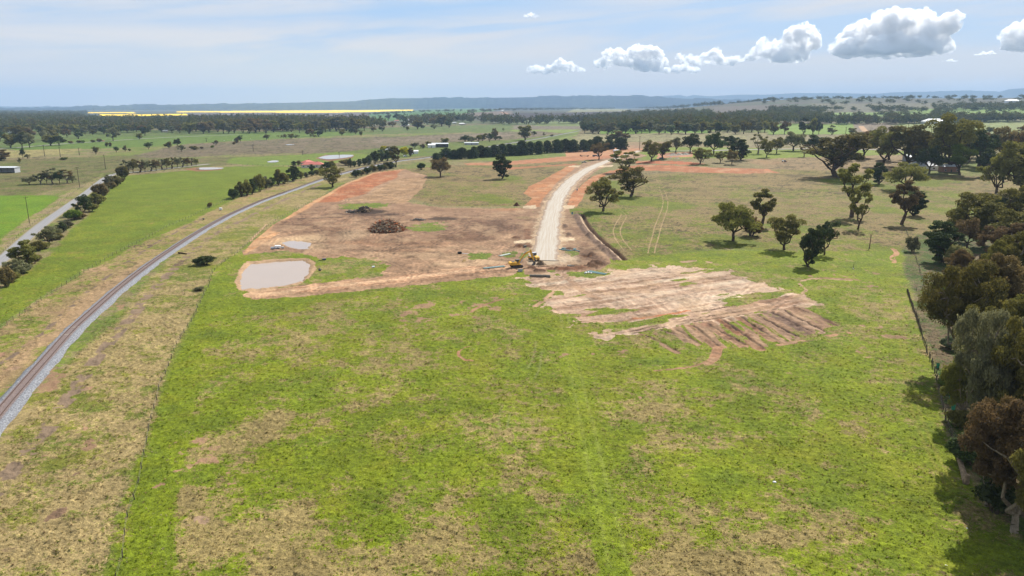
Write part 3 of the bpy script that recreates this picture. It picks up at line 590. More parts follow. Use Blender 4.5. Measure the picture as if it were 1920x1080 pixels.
def new_mat(name):
    m = bpy.data.materials.new(name); m.use_nodes = True; m.node_tree.nodes.clear(); return m, NT(m.node_tree)
def ground_mat():
    m, k = new_mat('ground')
    geo = k.n('ShaderNodeNewGeometry'); P = geo.outputs['Position']
    fine = k.noise(P, 2.6, 3, .65); mid = k.noise(P, .55, 4, .6); tiny = k.noise(P, 6.5, 2, .6); streak = k.noise(k.vm('MULTIPLY', P, (1.0, 1.0, 0)), 1.1, 4, .7, .6)
    cn = k.m('ADD', k.m('MULTIPLY', k.m('SUBTRACT', fine, .5), 1.5), k.m('MULTIPLY', k.m('SUBTRACT', mid, .5), 1.7))
    green = k.sstep(k.m('ADD', k.attr('green'), k.m('MULTIPLY', cn, .80)), .33, .57)
    gcol = k.attr('gcol', 'Color'); dcol = k.attr('dcol', 'Color'); scol = k.attr('scol', 'Color')
    grass = k.mix(green, dcol, gcol)
    lum = k.m('MULTIPLY_ADD', k.m('SUBTRACT', tiny, .5), 1.9, 1.0)
    lum = k.m('MULTIPLY', lum, k.m('MULTIPLY_ADD', k.m('SUBTRACT', streak, .5), 1.5, 1.0))
    lum = k.m('MULTIPLY', lum, k.m('MULTIPLY_ADD', k.m('SUBTRACT', k.noise(P, .95, 3, .6), .5), 1.5, 1.0))
    tus = k.sstep(k.m('MULTIPLY_ADD', k.m('SUBTRACT', k.noise(P, .42, 5, .75), .5), 1.0, k.m('MULTIPLY', k.attr('rough'), .06)), .10, .24)
    lum = k.m('MULTIPLY', lum, k.m('SUBTRACT', 1.0, k.m('MULTIPLY', tus, .28)))
    lumv = k.n('ShaderNodeCombineXYZ')
    for i in range(3): k.inp(lumv, i, lum)
    grass = k.vm('MULTIPLY', grass, lumv.outputs[0])
    sn = k.m('MULTIPLY_ADD', k.m('SUBTRACT', k.noise(P, 1.4, 6, .7), .5), 1.0, 1.0)
    sv = k.n('ShaderNodeCombineXYZ')
    for i in range(3): k.inp(sv, i, sn)
    soilc = k.vm('MULTIPLY', scol, sv.outputs[0])
    sm = k.sstep(k.m('ADD', k.attr('soil'), k.m('MULTIPLY', cn, .40)), .38, .60)
    c = k.mix(sm, grass, soilc)
    b = k.n('ShaderNodeBsdfPrincipled'); k.inp(b, 'Base Color', c); b.inputs['Roughness'].default_value = .95
    b.inputs['Specular IOR Level'].default_value = .12
    bp = k.n('ShaderNodeBump'); bp.inputs['Strength'].default_value = .8; bp.inputs['Distance'].default_value = .35
    hgt = k.m('ADD', k.m('MULTIPLY', fine, .6), k.m('MULTIPLY', tiny, .3)); hgt = k.m('ADD', hgt, k.m('MULTIPLY', mid, .5))
    k.inp(bp, 'Height', hgt); k.t.links.new(bp.outputs[0], b.inputs['Normal'])
    o = k.n('ShaderNodeOutputMaterial'); k.t.links.new(b.outputs[0], o.inputs[0]); return m
# ------------------------------------------------------------------ simple materials
def simple(name, col, rough=.8, spec=.3, metal=0.0, var=0.0, vscale=3.0, bump=0.0):
    m, k = new_mat(name); b = k.n('ShaderNodeBsdfPrincipled'); c = tuple(float(x) for x in col)+(1.0,)
    b.inputs['Roughness'].default_value = rough; b.inputs['Specular IOR Level'].default_value = spec; b.inputs['Metallic'].default_value = metal
    geo = k.n('ShaderNodeTexCoord'); P = geo.outputs['Object']; nz = k.noise(P, vscale, 5, .6)
    if var:
        lo = tuple(x*(1-var) for x in c[:3])+(1,); hi = tuple(min(.95, x*(1+var)) for x in c[:3])+(1,)
        k.inp(b, 'Base Color', k.mix(k.sstep(nz, .3, .7), lo, hi))
    else: b.inputs['Base Color'].default_value = c
    if bump:
        bp = k.n('ShaderNodeBump'); bp.inputs['Strength'].default_value = bump; bp.inputs['Distance'].default_value = .1
        k.inp(bp, 'Height', nz); k.t.links.new(bp.outputs[0], b.inputs['Normal'])
    o = k.n('ShaderNodeOutputMaterial'); k.t.links.new(b.outputs[0], o.inputs[0]); return m
def leafmat(name, dark, light, trans=.4):
    m, k = new_mat(name); v = k.attr('tone'); oi = k.n('ShaderNodeObjectInfo')
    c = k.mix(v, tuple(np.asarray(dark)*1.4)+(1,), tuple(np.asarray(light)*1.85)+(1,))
    hs = k.n('ShaderNodeHueSaturation'); k.inp(hs, 'Color', c)
    k.inp(hs, 'Hue', k.m('MULTIPLY_ADD', oi.outputs['Random'], .035, .483)); k.inp(hs, 'Value', k.m('MULTIPLY_ADD', oi.outputs['Random'], .5, .75))
    hs.inputs['Saturation'].default_value = 1.0
    d = k.n('ShaderNodeBsdfDiffuse'); t = k.n('ShaderNodeBsdfTranslucent'); k.inp(d, 0, hs.outputs[0]); k.inp(t, 0, hs.outputs[0])
    g = k.n('ShaderNodeBsdfGlossy'); g.inputs['Roughness'].default_value = .6; k.inp(g, 0, rgb(.6, .6, .6))
    mx = k.n('ShaderNodeMixShader'); mx.inputs[0].default_value = trans; k.t.links.new(d.outputs[0], mx.inputs[1]); k.t.links.new(t.outputs[0], mx.inputs[2])
    m2 = k.n('ShaderNodeMixShader'); m2.inputs[0].default_value = .018; k.t.links.new(mx.outputs[0], m2.inputs[1]); k.t.links.new(g.outputs[0], m2.inputs[2])
    o = k.n('ShaderNodeOutputMaterial'); k.t.links.new(m2.outputs[0], o.inputs[0]); return m

# ------------------------------------------------------------------ strips: roads, railway
def ribbon(name, pts, prof, mat, lift=.05, px=True, n=10, parent=None, rag=0.0, **kw):
    """prof: list of (offset to the right, height); builds a draped strip"""
    P = smooth_line(G(pts) if px else pts, n)
    T = np.gradient(P, axis=0); T /= np.linalg.norm(T, axis=1)[:, None]; N = np.stack([T[:, 1], -T[:, 0]], 1)
    L = np.concatenate([[0], np.cumsum(np.linalg.norm(np.diff(P, axis=0), axis=1))])
    V = []; ac = []; al = []
    z0 = zmac(P[:, 0], P[:, 1])
    omax = max(abs(o) for o, h in prof)
    for o, h in prof:
        j = rag*(fbm(L, L*0+o, 5, 4, 3)-.5)*2*(abs(o) > omax*.8)
        q = P+N*(o+j)[:, None] if rag else P+N*o; V.append(np.column_stack([q, z0+h+lift])); ac.append(np.full(len(P), o)); al.append(L)
    m = len(prof); V = np.stack(V, 1).reshape(-1, 3); ac = np.stack(ac, 1).ravel(); al = np.stack(al, 1).ravel()
    idx = np.arange(len(P)*m).reshape(len(P), m)
    F = np.stack([idx[:-1, :-1], idx[:-1, 1:], idx[1:, 1:], idx[1:, :-1]], -1).reshape(-1, 4)
    me = mesh_np(name, V, F[:, ::-1], [mat], smooth=False); add_float(me, 'across', ac); add_float(me, 'along', al)
    return link(name, me, parent, **kw), P, N
RAIL = [(-140,968),(-60,856),(0,778),(47,722),(95,667),(135,622),(175,585),(225,541),(275,502),(325,467),(375,435),(425,407),(475,384),(505,372),(542,359),(580,345),(605,336.5),(655,322),(700,311),(750,302),(792,297),(850,288),(930,273),(1010,260),(1088,245)]
ROADL = [(-60,532),(-20,504),(12,480),(45,450),(82,419),(120,392),(162,362),(180,347.5),(197,334.5),(212,327)]
ROADL2 = [(208,328.5),(222,325),(238,323.5),(275,321),(325,315),(375,309.3),(392,307.6)]
WORKS = [(1021.5,489),(1023,470),(1027,445),(1031,420),(1037,395),(1047,370),(1063,348),(1083,330),(1108,315),(1135,304),(1160,296),(1180,289),(1202,282.5)]
FARL = [(-200,290),(0,279),(60,274.5),(110,270.5),(180,266),(240,262),(330,257),(450,252.5)]
FARR = [(1202,282.5),(1260,283.5),(1310,283.2),(1380,281.5),(1470,280),(1540,279.5),(1640,281),(1760,280),(1920,276),(2050,272)]
STRIPS = [(RAIL, 5.2), (ROADL, 4.0), (ROADL2, 3.0), (WORKS, 6.2), (FARL, 5), (FARR, 6)]
def strip_mat(name, kind):
    m, k = new_mat(name); b = k.n('ShaderNodeBsdfPrincipled'); b.inputs['Roughness'].default_value = .9; b.inputs['Specular IOR Level'].default_value = .2
    geo = k.n('ShaderNodeNewGeometry'); P = geo.outputs['Position']; ac, al = k.attr('across'), k.attr('along')
    cb = k.n('ShaderNodeCombineXYZ'); k.inp(cb, 0, ac); k.inp(cb, 1, k.m('MULTIPLY', al, .018)); Q = cb.outputs[0]
    nz = k.noise(P, 2.2, 6, .7); ns = k.noise(Q, 1.6, 5, .65); nf = k.noise(P, 3.4, 4, .75)
    if kind == 'gravel':
        c = k.mix(k.sstep(ns, .32, .68), tuple(A0(216,198,174))+(1,), tuple(A0(238,228,212))+(1,))
        c = k.mix(k.m('MULTIPLY', k.sstep(nz, .50, .72), .35), c, tuple(A0(196,176,158))+(1,))
        e = k.sstep(k.m('ADD', k.m('ABSOLUTE', ac), k.m('MULTIPLY', k.m('SUBTRACT', nz, .5), 4.0)), 3.6, 4.9)
        c = k.mix(k.m('MULTIPLY', e, .8), c, tuple(A(176,148,126))+(1,))
    elif kind == 'ballast':
        c = k.mix(k.sstep(nf, .30, .70), tuple(A0(96,98,104))+(1,), tuple(A0(206,208,214))+(1,))
        br = k.sstep(k.m('ADD', k.m('ABSOLUTE', ac), k.m('MULTIPLY', k.m('SUBTRACT', nz, .5), .9)), 1.45, .8)
        c = k.mix(k.m('MULTIPLY', br, .75), c, k.mix(nf, tuple(A0(150,128,120))+(1,), tuple(A0(190,168,160))+(1,)))
        ed = k.sstep(k.m('ADD', k.m('ABSOLUTE', k.m('SUBTRACT', ac, .2)), k.m('MULTIPLY', k.m('SUBTRACT', nz, .5), 2.6)), 2.4, 3.4)
        c = k.mix(k.m('MULTIPLY', ed, .75), c, tuple(A(140,120,104))+(1,))
    else:
        sh = k.sstep(k.m('ADD', k.m('ABSOLUTE', ac), k.m('MULTIPLY', k.m('SUBTRACT', nz, .5), 1.6)), 2.1, 2.8)
        base = A0(182,180,180) if kind == 'asphalt' else A0(204,196,186)
        c = k.mix(k.sstep(ns, .3, .7), tuple(base*.86)+(1,), tuple(base*1.1)+(1,))
        c = k.mix(k.m('MULTIPLY', k.sstep(nz, .5, .8), .3), c, tuple(base*.7)+(1,)); c = k.mix(k.m('MULTIPLY', sh, .8 if kind == 'asphalt' else 0), c, tuple(A(168,156,120))+(1,))
    k.inp(b, 'Base Color', c)
    bp = k.n('ShaderNodeBump'); bp.inputs['Strength'].default_value = .7 if kind == 'ballast' else .4; bp.inputs['Distance'].default_value = .12
    k.inp(bp, 'Height', nf if kind == 'ballast' else nz); k.t.links.new(bp.outputs[0], b.inputs['Normal'])
    o = k.n('ShaderNodeOutputMaterial'); k.t.links.new(b.outputs[0], o.inputs[0]); return m
def build_strips():
    ribbon('works_road', WORKS, [(-5.6,-.12),(-5.0,.10),(-1.8,.16),(1.8,.16),(5.0,.10),(5.6,-.12)], strip_mat('gravel', 'gravel'), .04, n=24, rag=1.3, kind='structure')
    asp = strip_mat('asphalt', 'asphalt'); pal = strip_mat('pale_seal', 'pale')
    ribbon('road', ROADL, [(-3.3,-.1),(-2.9,.05),(2.9,.05),(3.3,-.1)], asp, .05, kind='structure')
    ribbon('road', ROADL2, [(-2.4,-.1),(-2.0,.05),(2.0,.05),(2.4,-.1)], pal, .10, kind='structure')
    ribbon('road', FARL, [(-4,.0),(4,.0)], pal, .2, kind='structure')
    ribbon('road', FARR, [(-5,.0),(5,.0)], pal, .3, kind='structure')
    t = thing('railway_track', 'single railway line on grey ballast curving away past the works', 'railway')
    bal, P, N = ribbon('ballast', RAIL, [(-3.0,-.3),(-1.9,.40),(-1.5,.5),(1.5,.5),(1.9,.45),(3.4,-.3)], strip_mat('ballast', 'ballast'), .05, n=30, parent=t, rag=.9)
    steel = simple('rail_steel', A0(140,112,100), .45, .5, .3)
    for sgn in (-1, 1):
        V = []; z0 = zmac(P[:, 0], P[:, 1])
        for o, h in ((-.05,.62),(-.05,.86),(.05,.86),(.05,.62)):
            q = P+N*(sgn*.7175+o); V.append(np.column_stack([q, z0+h]))
        V = np.stack(V, 1).reshape(-1, 3); idx = np.arange(len(V)).reshape(-1, 4)
        F = np.concatenate([np.stack([idx[:-1, j], idx[:-1, j+1], idx[1:, j+1], idx[1:, j]], -1) for j in range(3)])
        link('rail', mesh_np('rail', V, F[:, ::-1], [steel]), t)
    # sleepers every 0.65 m over the nearer part: far more than one could count
    L = np.concatenate([[0], np.cumsum(np.linalg.norm(np.diff(P, axis=0), axis=1))]); d = np.arange(5, min(L[-1], 420), .68)
    cx = np.interp(d, L, P[:, 0]); cy = np.interp(d, L, P[:, 1]); nx = np.interp(d, L, N[:, 0]); ny = np.interp(d, L, N[:, 1])
    z = zmac(cx, cy)+.485; V = []
    rr = np.random.RandomState(4); pale = rr.rand(len(d)) < .02
    for a, b in ((-1.25,-.12),(1.25,-.12),(1.25,.12),(-1.25,.12)):
        for h in (0, .09): V.append(np.column_stack([cx+nx*a-ny*b, cy+ny*a+nx*b, z+h]))
    V = np.stack(V, 1); n = len(d); idx = np.arange(n*8).reshape(n, 8)
    F = np.concatenate([idx[:, [1,3,5,7]], idx[:, [0,1,3,2]][:, [0,2,1,3]][:, [0,2,1,3]], idx[:, [2,3,5,4]], idx[:, [4,5,7,6]], idx[:, [6,7,1,0]]])
    me = mesh_np('sleeper', V.reshape(-1, 3), F, [simple('timber_sleeper', A0(172,148,138), .9, .1, var=.3), simple('new_sleeper', A(214,206,196), .8)], np.tile(pale.astype(int), 5))
    link('sleeper', me, t, kind='stuff')

# ------------------------------------------------------------------ water
def water_mat(name, col, rough=.06):
    m, k = new_mat(name); b = k.n('ShaderNodeBsdfPrincipled'); geo = k.n('ShaderNodeNewGeometry'); P = geo.outputs['Position']
    k.inp(b, 'Base Color', k.mix(k.noise(P, .08, 3, .5), tuple(col*.93)+(1,), tuple(np.minimum(col*1.06, .9))+(1,)))
    b.inputs['Roughness'].default_value = rough; b.inputs['IOR'].default_value = 1.33
    bp = k.n('ShaderNodeBump'); bp.inputs['Strength'].default_value = .12; bp.inputs['Distance'].default_value = .02
    k.inp(bp, 'Height', k.noise(P, 3.0, 3, .5)); k.t.links.new(bp.outputs[0], b.inputs['Normal'])
    o = k.n('ShaderNodeOutputMaterial'); k.t.links.new(b.outputs[0], o.inputs[0]); return m
POND = [(450,527),(456,507),(470,493),(520,488),(568,486),(580,494),(577,510),(566,526),(520,535),(470,540),(454,541)]
PUD = [(529,454),(545,450),(570,452),(582,455),(578,465),(560,467),(545,463)]
FARW = [([(596,296.5),(612,292),(640,290.5),(662,291),(655,295),(618,299)], 0), ([(366,317),(374,314.8),(400,314.3),(420,315.5),(405,318),(380,318.6)], 0),
        ([(500,303.5),(512,301.2),(522,301.8),(520,304.2),(505,305)], 0), ([(860,233),(868,229.5),(874,231),(872,234),(864,234.5)], 0), ([(534,271),(545,270.5),(552,271.5),(540,272.4)], 0)]
def build_water():
    wm = water_mat('muddy_water', A(206,190,184)*1.1)
    def sheet(pts, z, P=None, warp=.0, nm='water'):
        P = G(pts) if P is None else P; P = smooth_line(np.vstack([P, P[:1]]), 6)[:-1]
        if warp: P = P+(np.column_stack([fbm(P[:,0],P[:,1],5,3,3),fbm(P[:,0],P[:,1],5,3,4)])-.5)*warp
        z0 = float(zmac(P[:, 0].mean(), P[:, 1].mean()))+z
        V = np.column_stack([P, np.full(len(P), z0)]); F = np.arange(len(V))[None, :]
        link(nm, mesh_np(nm, V, F, [wm]), kind='structure')
    def grow(pts, g):
        P = G(pts); c = P.mean(0); return c+(P-c)*(1+g)
    sheet(None, -.55, grow(POND, .06), .3, 'pond_water'); sheet(None, -.26, grow(PUD, .08), .8, 'puddle_water')
    for pts, z in FARW: sheet(pts, .25, nm='dam_water')

# ------------------------------------------------------------------ hills
def build_hills():
    def ridge(name, r0, prof, col1, col2, bump, seed, rough_top, sc):
        az = np.arange(-44, 46, .05); pu = [azel(u, v) for u, v in prof]
        el = np.interp(az, [p[0] for p in pu], [p[1] for p in pu])
        ks = np.array([-.13,-.105,-.08,-.05,-.02,0,.03,.07,.13]); hs = np.array([-.05,.18,.42,.68,.88,1,.9,.6,-.1])
        Az, K = np.meshgrid(np.radians(az), ks, indexing='ij'); H = np.meshgrid(az, hs, indexing='ij')[1]
        R = r0*(1+K*(.8+.5*fbm(Az*30, K*0, 1, 3, seed))); top = CAMH+r0*np.tan(np.radians(el))[:, None]
        X = R*np.sin(Az); Y = R*np.cos(Az)
        Z = H*(top+8)-8+(fbm(X, Y, bump*6, 4, seed+2)-.5)*bump*2*(H > .1)*np.minimum(H, 1)*(H < .95)+ss(.45,.75,fbm(X, Y, rough_top*9, 3, seed+3))*rough_top*(H > .1)
        na, nk = X.shape; idx = np.arange(na*nk).reshape(na, nk)
        F = np.stack([idx[:-1, :-1], idx[:-1, 1:], idx[1:, 1:], idx[1:, :-1]], -1).reshape(-1, 4)
        m, k = new_mat(name); b = k.n('ShaderNodeBsdfDiffuse'); geo = k.n('ShaderNodeNewGeometry'); P = geo.outputs['Position']
        c = k.mix(k.sstep(k.noise(P, sc, 6, .7), .44, .58), tuple(col1)+(1,), tuple(col2)+(1,)); k.inp(b, 0, c)
        o = k.n('ShaderNodeOutputMaterial'); k.t.links.new(b.outputs[0], o.inputs[0])
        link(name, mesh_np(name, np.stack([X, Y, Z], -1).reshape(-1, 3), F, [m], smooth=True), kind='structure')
    L2 = [(-500,206),(-100,204),(0,203),(100,202),(175,199.5),(250,197.5),(375,195.5),(480,194),(555,192.5),(605,191),(667,190),(680,187.5),(705,186),(730,184.3),(960,183),(1035,181),(1135,179.5),(1197,180),(1235,182),(1285,185),(1440,189),(1700,195),(2600,195)]
    L3 = [(900,200),(1150,195),(1230,181),(1252,179.5),(1275,178),(1287,181),(1300,178),(1317,179.5),(1335,180.5),(1385,177.5),(1440,177.5),(1495,174.5),(1590,175),(1640,176),(1677,173),(1740,172),(1815,169.5),(1877,172),(1890,167.5),(1920,165.5),(2000,164),(2600,165)]
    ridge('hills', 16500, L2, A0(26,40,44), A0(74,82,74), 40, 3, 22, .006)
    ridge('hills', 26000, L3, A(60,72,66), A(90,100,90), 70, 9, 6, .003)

def build_haze():
    m, k = new_mat('haze'); v = k.n('ShaderNodeVolumePrincipled')
    v.inputs['Color'].default_value = (.39, .56, .80, 1); v.inputs['Density'].default_value = HAZE_D; v.inputs['Anisotropy'].default_value = 0.0
    o = k.n('ShaderNodeOutputMaterial'); k.t.links.new(v.outputs[0], o.inputs['Volume'])
    bm = bmesh.new(); bmesh.ops.create_cube(bm, size=1); S = (64000, 36000, 860)
    for q in bm.verts: q.co = Vector((q.co.x*S[0], q.co.y*S[1]+16000, q.co.z*S[2]+S[2]/2-60))
    me = bpy.data.meshes.new('haze'); bm.to_mesh(me); bm.free(); me.materials.append(m)
    link('haze', me, kind='stuff')
HAZE_D = 5.5e-5
# ------------------------------------------------------------------ cumulus: real masses at one base height, 20 to 30 km off
CLOUDS = [('large flat-based cumulus cloud, widest of all', 104, [(1572,92,20,14),(1590,84,30,22),(1600,62,18,14),(1625,70,40,32),(1648,50,22,18),(1672,56,44,34),(1700,40,26,20),(1712,58,42,36),(1736,46,26,20),(1745,64,34,34),(1768,50,28,18),(1786,34,20,9),(1800,30,10,5),(1755,88,30,16),(1650,92,86,16),(1700,94,70,14)]),
 ('tall leaning cumulus cloud left of the widest one', 117, [(1408,106,14,8),(1420,100,18,13),(1432,84,14,14),(1440,96,22,16),(1456,86,12,12),(1465,96,22,18),(1488,80,24,28),(1496,58,18,16),(1505,74,26,28),(1524,70,14,18),(1532,86,10,10),(1480,106,40,10)]),
 ('rounded double-headed cumulus cloud', 133, [(1132,120,24,8),(1142,104,18,12),(1158,102,16,14),(1172,116,26,12),(1192,98,18,16),(1200,108,26,22),(1214,96,14,12),(1228,104,18,18),(1240,116,14,10),(1215,124,34,8)]),
 ('low ragged cumulus cloud at the left end of the row', 138, [(996,132,12,7),(1008,130,14,8),(1024,134,12,6),(1040,128,18,10),(1052,122,16,12),(1066,126,16,10),(1080,128,10,7),(1090,132,10,5)]),
 ('broken cumulus cloud between the double-headed one and the leaning one', 125, [(1272,106,8,8),(1280,110,10,8),(1296,112,16,9),(1312,116,16,9),(1326,110,16,12),(1340,102,14,14),(1350,112,14,12),(1366,114,16,9),(1384,112,14,7)]),
 ('thin flat shred of cloud under the broken cumulus', 137, [(1248,132,14,5),(1264,130,16,7),(1282,128,18,7),(1300,131,14,5)]),
 ('cumulus cloud cut by the right edge', 104, [(1886,68,14,9),(1898,66,20,14),(1910,60,20,14),(1915,84,30,22),(1930,72,34,30),(1960,76,40,30)]),
 ('small lone puff between the large cloud and the right edge', 111, [(1834,107,8,3),(1846,103,10,5),(1858,102,8,5)]),
 ('tiny puff below the widest cloud', 121, [(1772,118,7,2.5),(1782,116,8,4),(1790,118,6,3)]),
 ('faint little puff at the top above the row', 36, [(986,30,6,3),(996,28,8,4),(1006,31,7,2)])]
def build_clouds():
    m, k = new_mat('cumulus'); v = k.n('ShaderNodeVolumeScatter'); v.inputs['Color'].default_value = rgb(.966, .980, .996); geo = k.n('ShaderNodeNewGeometry'); P = geo.outputs['Position']; nz = k.noise(P, .0032, 7, .66); k.inp(v, 'Density', k.m('MULTIPLY', k.sstep(nz, .43, .60), .022)); v.inputs['Anisotropy'].default_value = .25
    o = k.n('ShaderNodeOutputMaterial'); k.t.links.new(v.outputs[0], o.inputs['Volume'])
    bm = bmesh.new(); bmesh.ops.create_icosphere(bm, subdivisions=3, radius=1); SV = np.array([v.co[:] for v in bm.verts]); SF = np.array([[v.index for v in f.verts] for f in bm.faces]); bm.free()
    rs = np.random.RandomState(8)
    for lab, vb, blobs in CLOUDS:
        e = math.tan(math.radians(azel(1400, vb)[1])); D = 1400/e if vb > 60 else 16000; V = []; F = []; off = 0
        def ball(c, r, base):
            nonlocal off
            n = SV*(1+.10*np.sin(SV[:, [1, 2, 0]].sum(1)*4+rs.rand()*6))[:, None]; q = c+n*r; lo = q[:, 2] < base; q[lo, 2] = base+(q[lo, 2]-base)*.35
            V.append(q); F.append(SF+off); off += len(SV)
        for (u, v, a, b) in blobs:
            d = pray(u, v); kx = D/math.hypot(d[0], d[1]); c = np.array((d[0]*kx, d[1]*kx, CAMH+d[2]*kx)); mp = D/FPX; R = np.array((a, max(a, b)*.9, b))*mp*.87; base = CAMH+D*e
            ball(c, R*.80, base); n1 = int(14+26*min(1.5, a/30))
            for i in range(n1):
                w = rs.randn(3); w[2] = w[2]*.8+.25; w /= np.linalg.norm(w); c1 = c+w*R*.72; r1 = R.mean()*rs.uniform(.22, .42); ball(c1, r1*np.array((1.1, 1.1, .9)), base)
                for j in range(5):
                    w2 = rs.randn(3)+w*.9; w2 /= np.linalg.norm(w2); r2 = r1*rs.uniform(.25, .5); ball(c1+w2*r1*.95, r2, base)
        P = np.concatenate(V); c0 = P.mean(0)
        o_ = link('cumulus_cloud', mesh_np('cumulus_cloud', P-c0, np.concatenate(F), [m], smooth=True)); o_.location = c0; md = o_.modifiers.new('remesh', 'REMESH'); md.mode = 'VOXEL'; md.voxel_size = max(9, float((P.max(0)-P.min(0)).max())/160); tag(o_, lab, 'cloud', 'cumulus clouds over the right horizon')
# ------------------------------------------------------------------ trees
def tubes(segs, n=6):
    """segs: (p0, p1, r0, r1) -> V, F"""
    V = []; F = []; c = 0
    for p0, p1, r0, r1 in segs:
        p0 = np.asarray(p0, float); p1 = np.asarray(p1, float); d = p1-p0; d /= (np.linalg.norm(d)+1e-9)
        a = np.cross(d, (0, 0, 1.0)); 
        if np.linalg.norm(a) < .05: a = np.cross(d, (1.0, 0, 0))
        a /= np.linalg.norm(a); b = np.cross(d, a); t = np.arange(n)*2*np.pi/n
        ring = np.cos(t)[:, None]*a+np.sin(t)[:, None]*b
        V.append(p0+ring*r0); V.append(p1+ring*r1)
        i = np.arange(n); j = (i+1) % n
        F.append(np.stack([c+i, c+j, c+n+j, c+n+i], -1)); c += 2*n
    return np.concatenate(V), np.concatenate(F)
def limb(rs, p0, p1, r0, r1, k=4, wob=.12, up=.15):
    p0 = np.asarray(p0, float); p1 = np.asarray(p1, float); L = np.linalg.norm(p1-p0); pts = [p0]
    for i in range(1, k+1):
        t = i/k; q = p0+(p1-p0)*t; q = q+rs.randn(3)*wob*L*.25*(1 if i < k else 0); q[2] -= up*L*math.sin(t*math.pi)*.5; pts.append(q)
    rr = np.linspace(r0, r1, k+1)
    return [(pts[i], pts[i+1], rr[i], rr[i+1]) for i in range(k)], pts
def leaves(rs, cents, rads, n, size, flat=.75, outer=.55, droop=0.0):
    """n leaf sprays round each clump centre -> V, F, tone"""
    C = np.repeat(cents, n, 0); Rr = np.repeat(rads, n); m = len(C)
    d = rs.randn(m, 3); d[:, 2] = d[:, 2]*.9+.18; d /= np.linalg.norm(d, axis=1)[:, None]
    rr = outer+(1-outer)*rs.rand(m)**.7; rr *= 1+.22*(rs.rand(m)-.5)
    # ragged: lumps inside each clump
    ph = rs.rand(3)*9; lum = np.sin(d[:, 0]*5+C[:, 0]*2+ph[0])*np.sin(d[:, 1]*5+C[:, 1]*2+ph[1])*np.sin(d[:, 2]*4+ph[2]); rr *= 1+.28*lum
    P = C+d*(Rr*rr)[:, None]*np.array((1, 1, flat))
    nrm = d*.7+rs.randn(m, 3)*.75; nrm[:, 2] += .25; nrm /= np.linalg.norm(nrm, axis=1)[:, None]
    a = np.cross(nrm, rs.randn(m, 3)); a /= (np.linalg.norm(a, axis=1)[:, None]+1e-9); b = np.cross(nrm, a)
    s = size*(.55+.9*rs.rand(m)); w = s*(.45+.4*rs.rand(m))
    P0 = P+a*s[:, None]*.6; P1 = P+b*w[:, None]*.5-a*s[:, None]*.1*0; P2 = P-a*s[:, None]*.6; P3 = P-b*w[:, None]*.5
    P0[:, 2] -= droop*s; V = np.stack([P0, P1, P2, P3], 1).reshape(-1, 3); F = np.arange(m*4).reshape(m, 4)
    ct = np.repeat(rs.rand(len(cents)), n)
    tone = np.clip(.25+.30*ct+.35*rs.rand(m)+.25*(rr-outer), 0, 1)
    return V, F, np.repeat(tone, 4)

